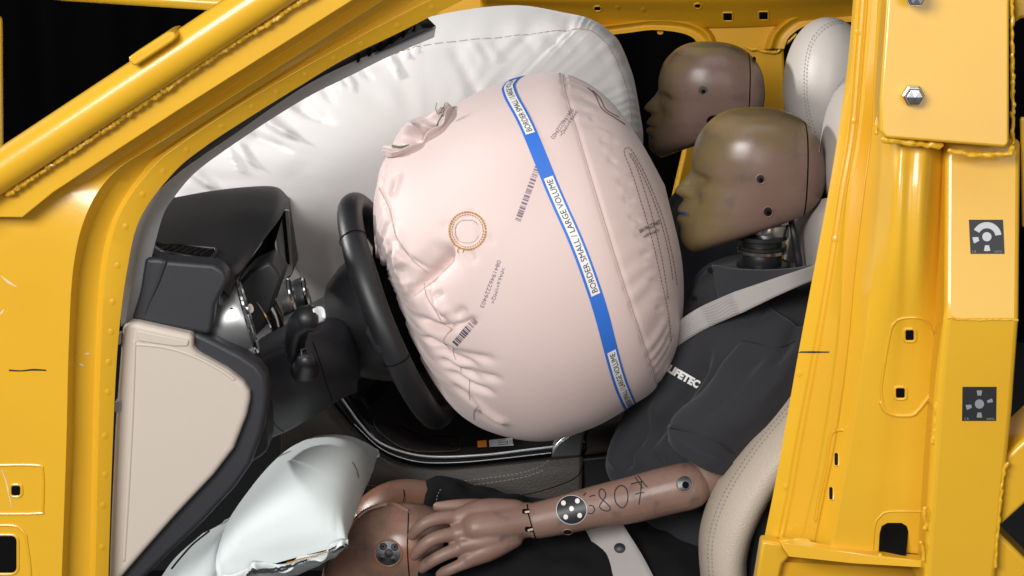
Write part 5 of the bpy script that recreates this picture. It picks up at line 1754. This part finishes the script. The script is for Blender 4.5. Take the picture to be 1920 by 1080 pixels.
sh_n = blob('shorts', [chain([(1380, 1150, -.12, .115), (1200, 1115, -.13, .108), (1040, 1092, -.135, .092), (905, 1068, -.14, .077), (832, 1050, -.14, .071)]), chain([(1390, 1110, .0, .16), (1280, 1060, .0, .13), (1200, 1030, .0, .10)])], .006, 4, M['shorts'], drv, disp=ruff)
blob('shorts_leg', [chain([(1250, 1065, .13, .10), (1050, 1036, .13, .088), (930, 1006, .13, .077), (828, 976, .13, .070)])], .006, 3, M['shorts'], sh_n, disp=ruff)
dashes('hem_stitching', [(826, 918), (820, 930), (817, 950)], 1.3, [bpy.data.objects['shorts_leg']], M['grey_thread'], sh_n, 3, 3)

# ------------------------------------------------------------------ passenger dummy
pbase = P(1300, 1000, .72) * np.array((1, 1, 0))
pas = thing('crash_dummy', 'farther crash test dummy, yellow smeared head against the far yellow pillar', 'crash dummy', pbase, 'crash test dummies in the front seats')
hc2 = P(1320, 188, .72)
(ph_, pcap), TPp = make_head(pas, 'head', (1320, 188), .72, .80, face_paint('smeared_head_skin', hc2 - pbase + np.array((-.03, 0, .01))))
hole_in(1318, 170, 8.5, 8.5, [ph_], pas)
hole_in(1414, 112, 3.5, 6, [pcap], pas, screw=False)
patch('jaw_notch', [(1326, 222), (1332, 217), (1352, 214), (1400, 208), (1400, 260), (1316, 262)], [ph_], M['deep'], pas, off=.001)
disc('notch_screw', 1340, 228, 4, 4, [ph_], M['steel'], pas, off=.003)
ribbon('mouth_paint', [(1214, 256), (1218, 257), (1225, 255)], [2, 5, 3], [ph_], M['blue_chalk'], pas, off=.0006)
lathe('neck', P(1345, 330, .72), (0, 0, 1), [(-.10, 0), (-.10, .042), (.10, .04), (.10, 0)], M['dark_steel'], pas)
blob('torso', [chain([(1340, 420, .72, .10), (1320, 560, .72, .14), (1300, 800, .72, .14)]), chain([(1340, 440, .56, .07), (1340, 430, .72, .09), (1340, 440, .88, .07)]), chain([(1335, 440, .55, .065), (1290, 600, .5, .055)]), chain([(1335, 440, .89, .065), (1290, 600, .94, .055)])], .008, 6, M['navy'], pas, disp=lambda V, N: V + N * (.008 * fnoise(V, 9))[:, None])

# ================================================================== seat belt
bt = thing('seat_belt', 'grey seat belt running over the charcoal polo shirt and the lap', 'seat belt', P(1400, 1080, -.1) * np.array((1, 1, 0)))
cl2 = [polo, slv, bpy.data.objects['collar']]


def strap(name, poly, width, targets, off=.004):
    c = dense(poly, 5)
    w = np.interp(np.linspace(0, 1, len(c)), np.linspace(0, 1, len(width)), width)
    t = np.gradient(c, axis=0)
    nn = np.stack((-t[:, 1], t[:, 0]), 1)
    nn /= np.linalg.norm(nn, axis=1)[:, None]
    # one smooth distance along the strap so that it bridges folds
    D, last = [], None
    for q in c:
        d = [cast(*(q + m), targets, last)[0] for m in (nn[0] * 0, nn[0] * 8, nn[0] * -8)]
        d = [x for x in d if x]
        last = min(d) if d else last
        D.append(last)
    first = next(x for x in D if x)
    D = np.array([x or first for x in D])
    k = 13
    Dm = np.array([np.min(D[max(0, i - 4):i + 5]) for i in range(len(D))])
    D = np.convolve(np.pad(Dm, k // 2, 'edge'), np.ones(k) / k, 'valid')
    V = []
    for q, n_, w_, d in zip(c, nn, w, D):
        for s in np.linspace(-.5, .5, 7):
            p = q + n_ * w_ * s
            V.append(CAM + ray(*p) * (d - off))
    return mk(name, V, grid_faces(len(c), 7), M['belt'], bt, face_cam=True, solid=.0012, angle=180)


strap('shoulder_strap', [(1560, 500), (1527, 511), (1470, 532), (1413, 555), (1360, 577), (1313, 599), (1270, 627), (1225, 660)], [26, 28, 34, 42, 42, 38, 36], cl2, .006)
lap = strap('lap_strap', [(1125, 975), (1145, 1010), (1175, 1060), (1205, 1120)], [66, 68, 70, 72], [sh_n, polo], .005)
disc('belt_button', 1162, 1028, 10.5, 9.5, [lap], M['leather_black'], lap, off=.002, dome=.002)
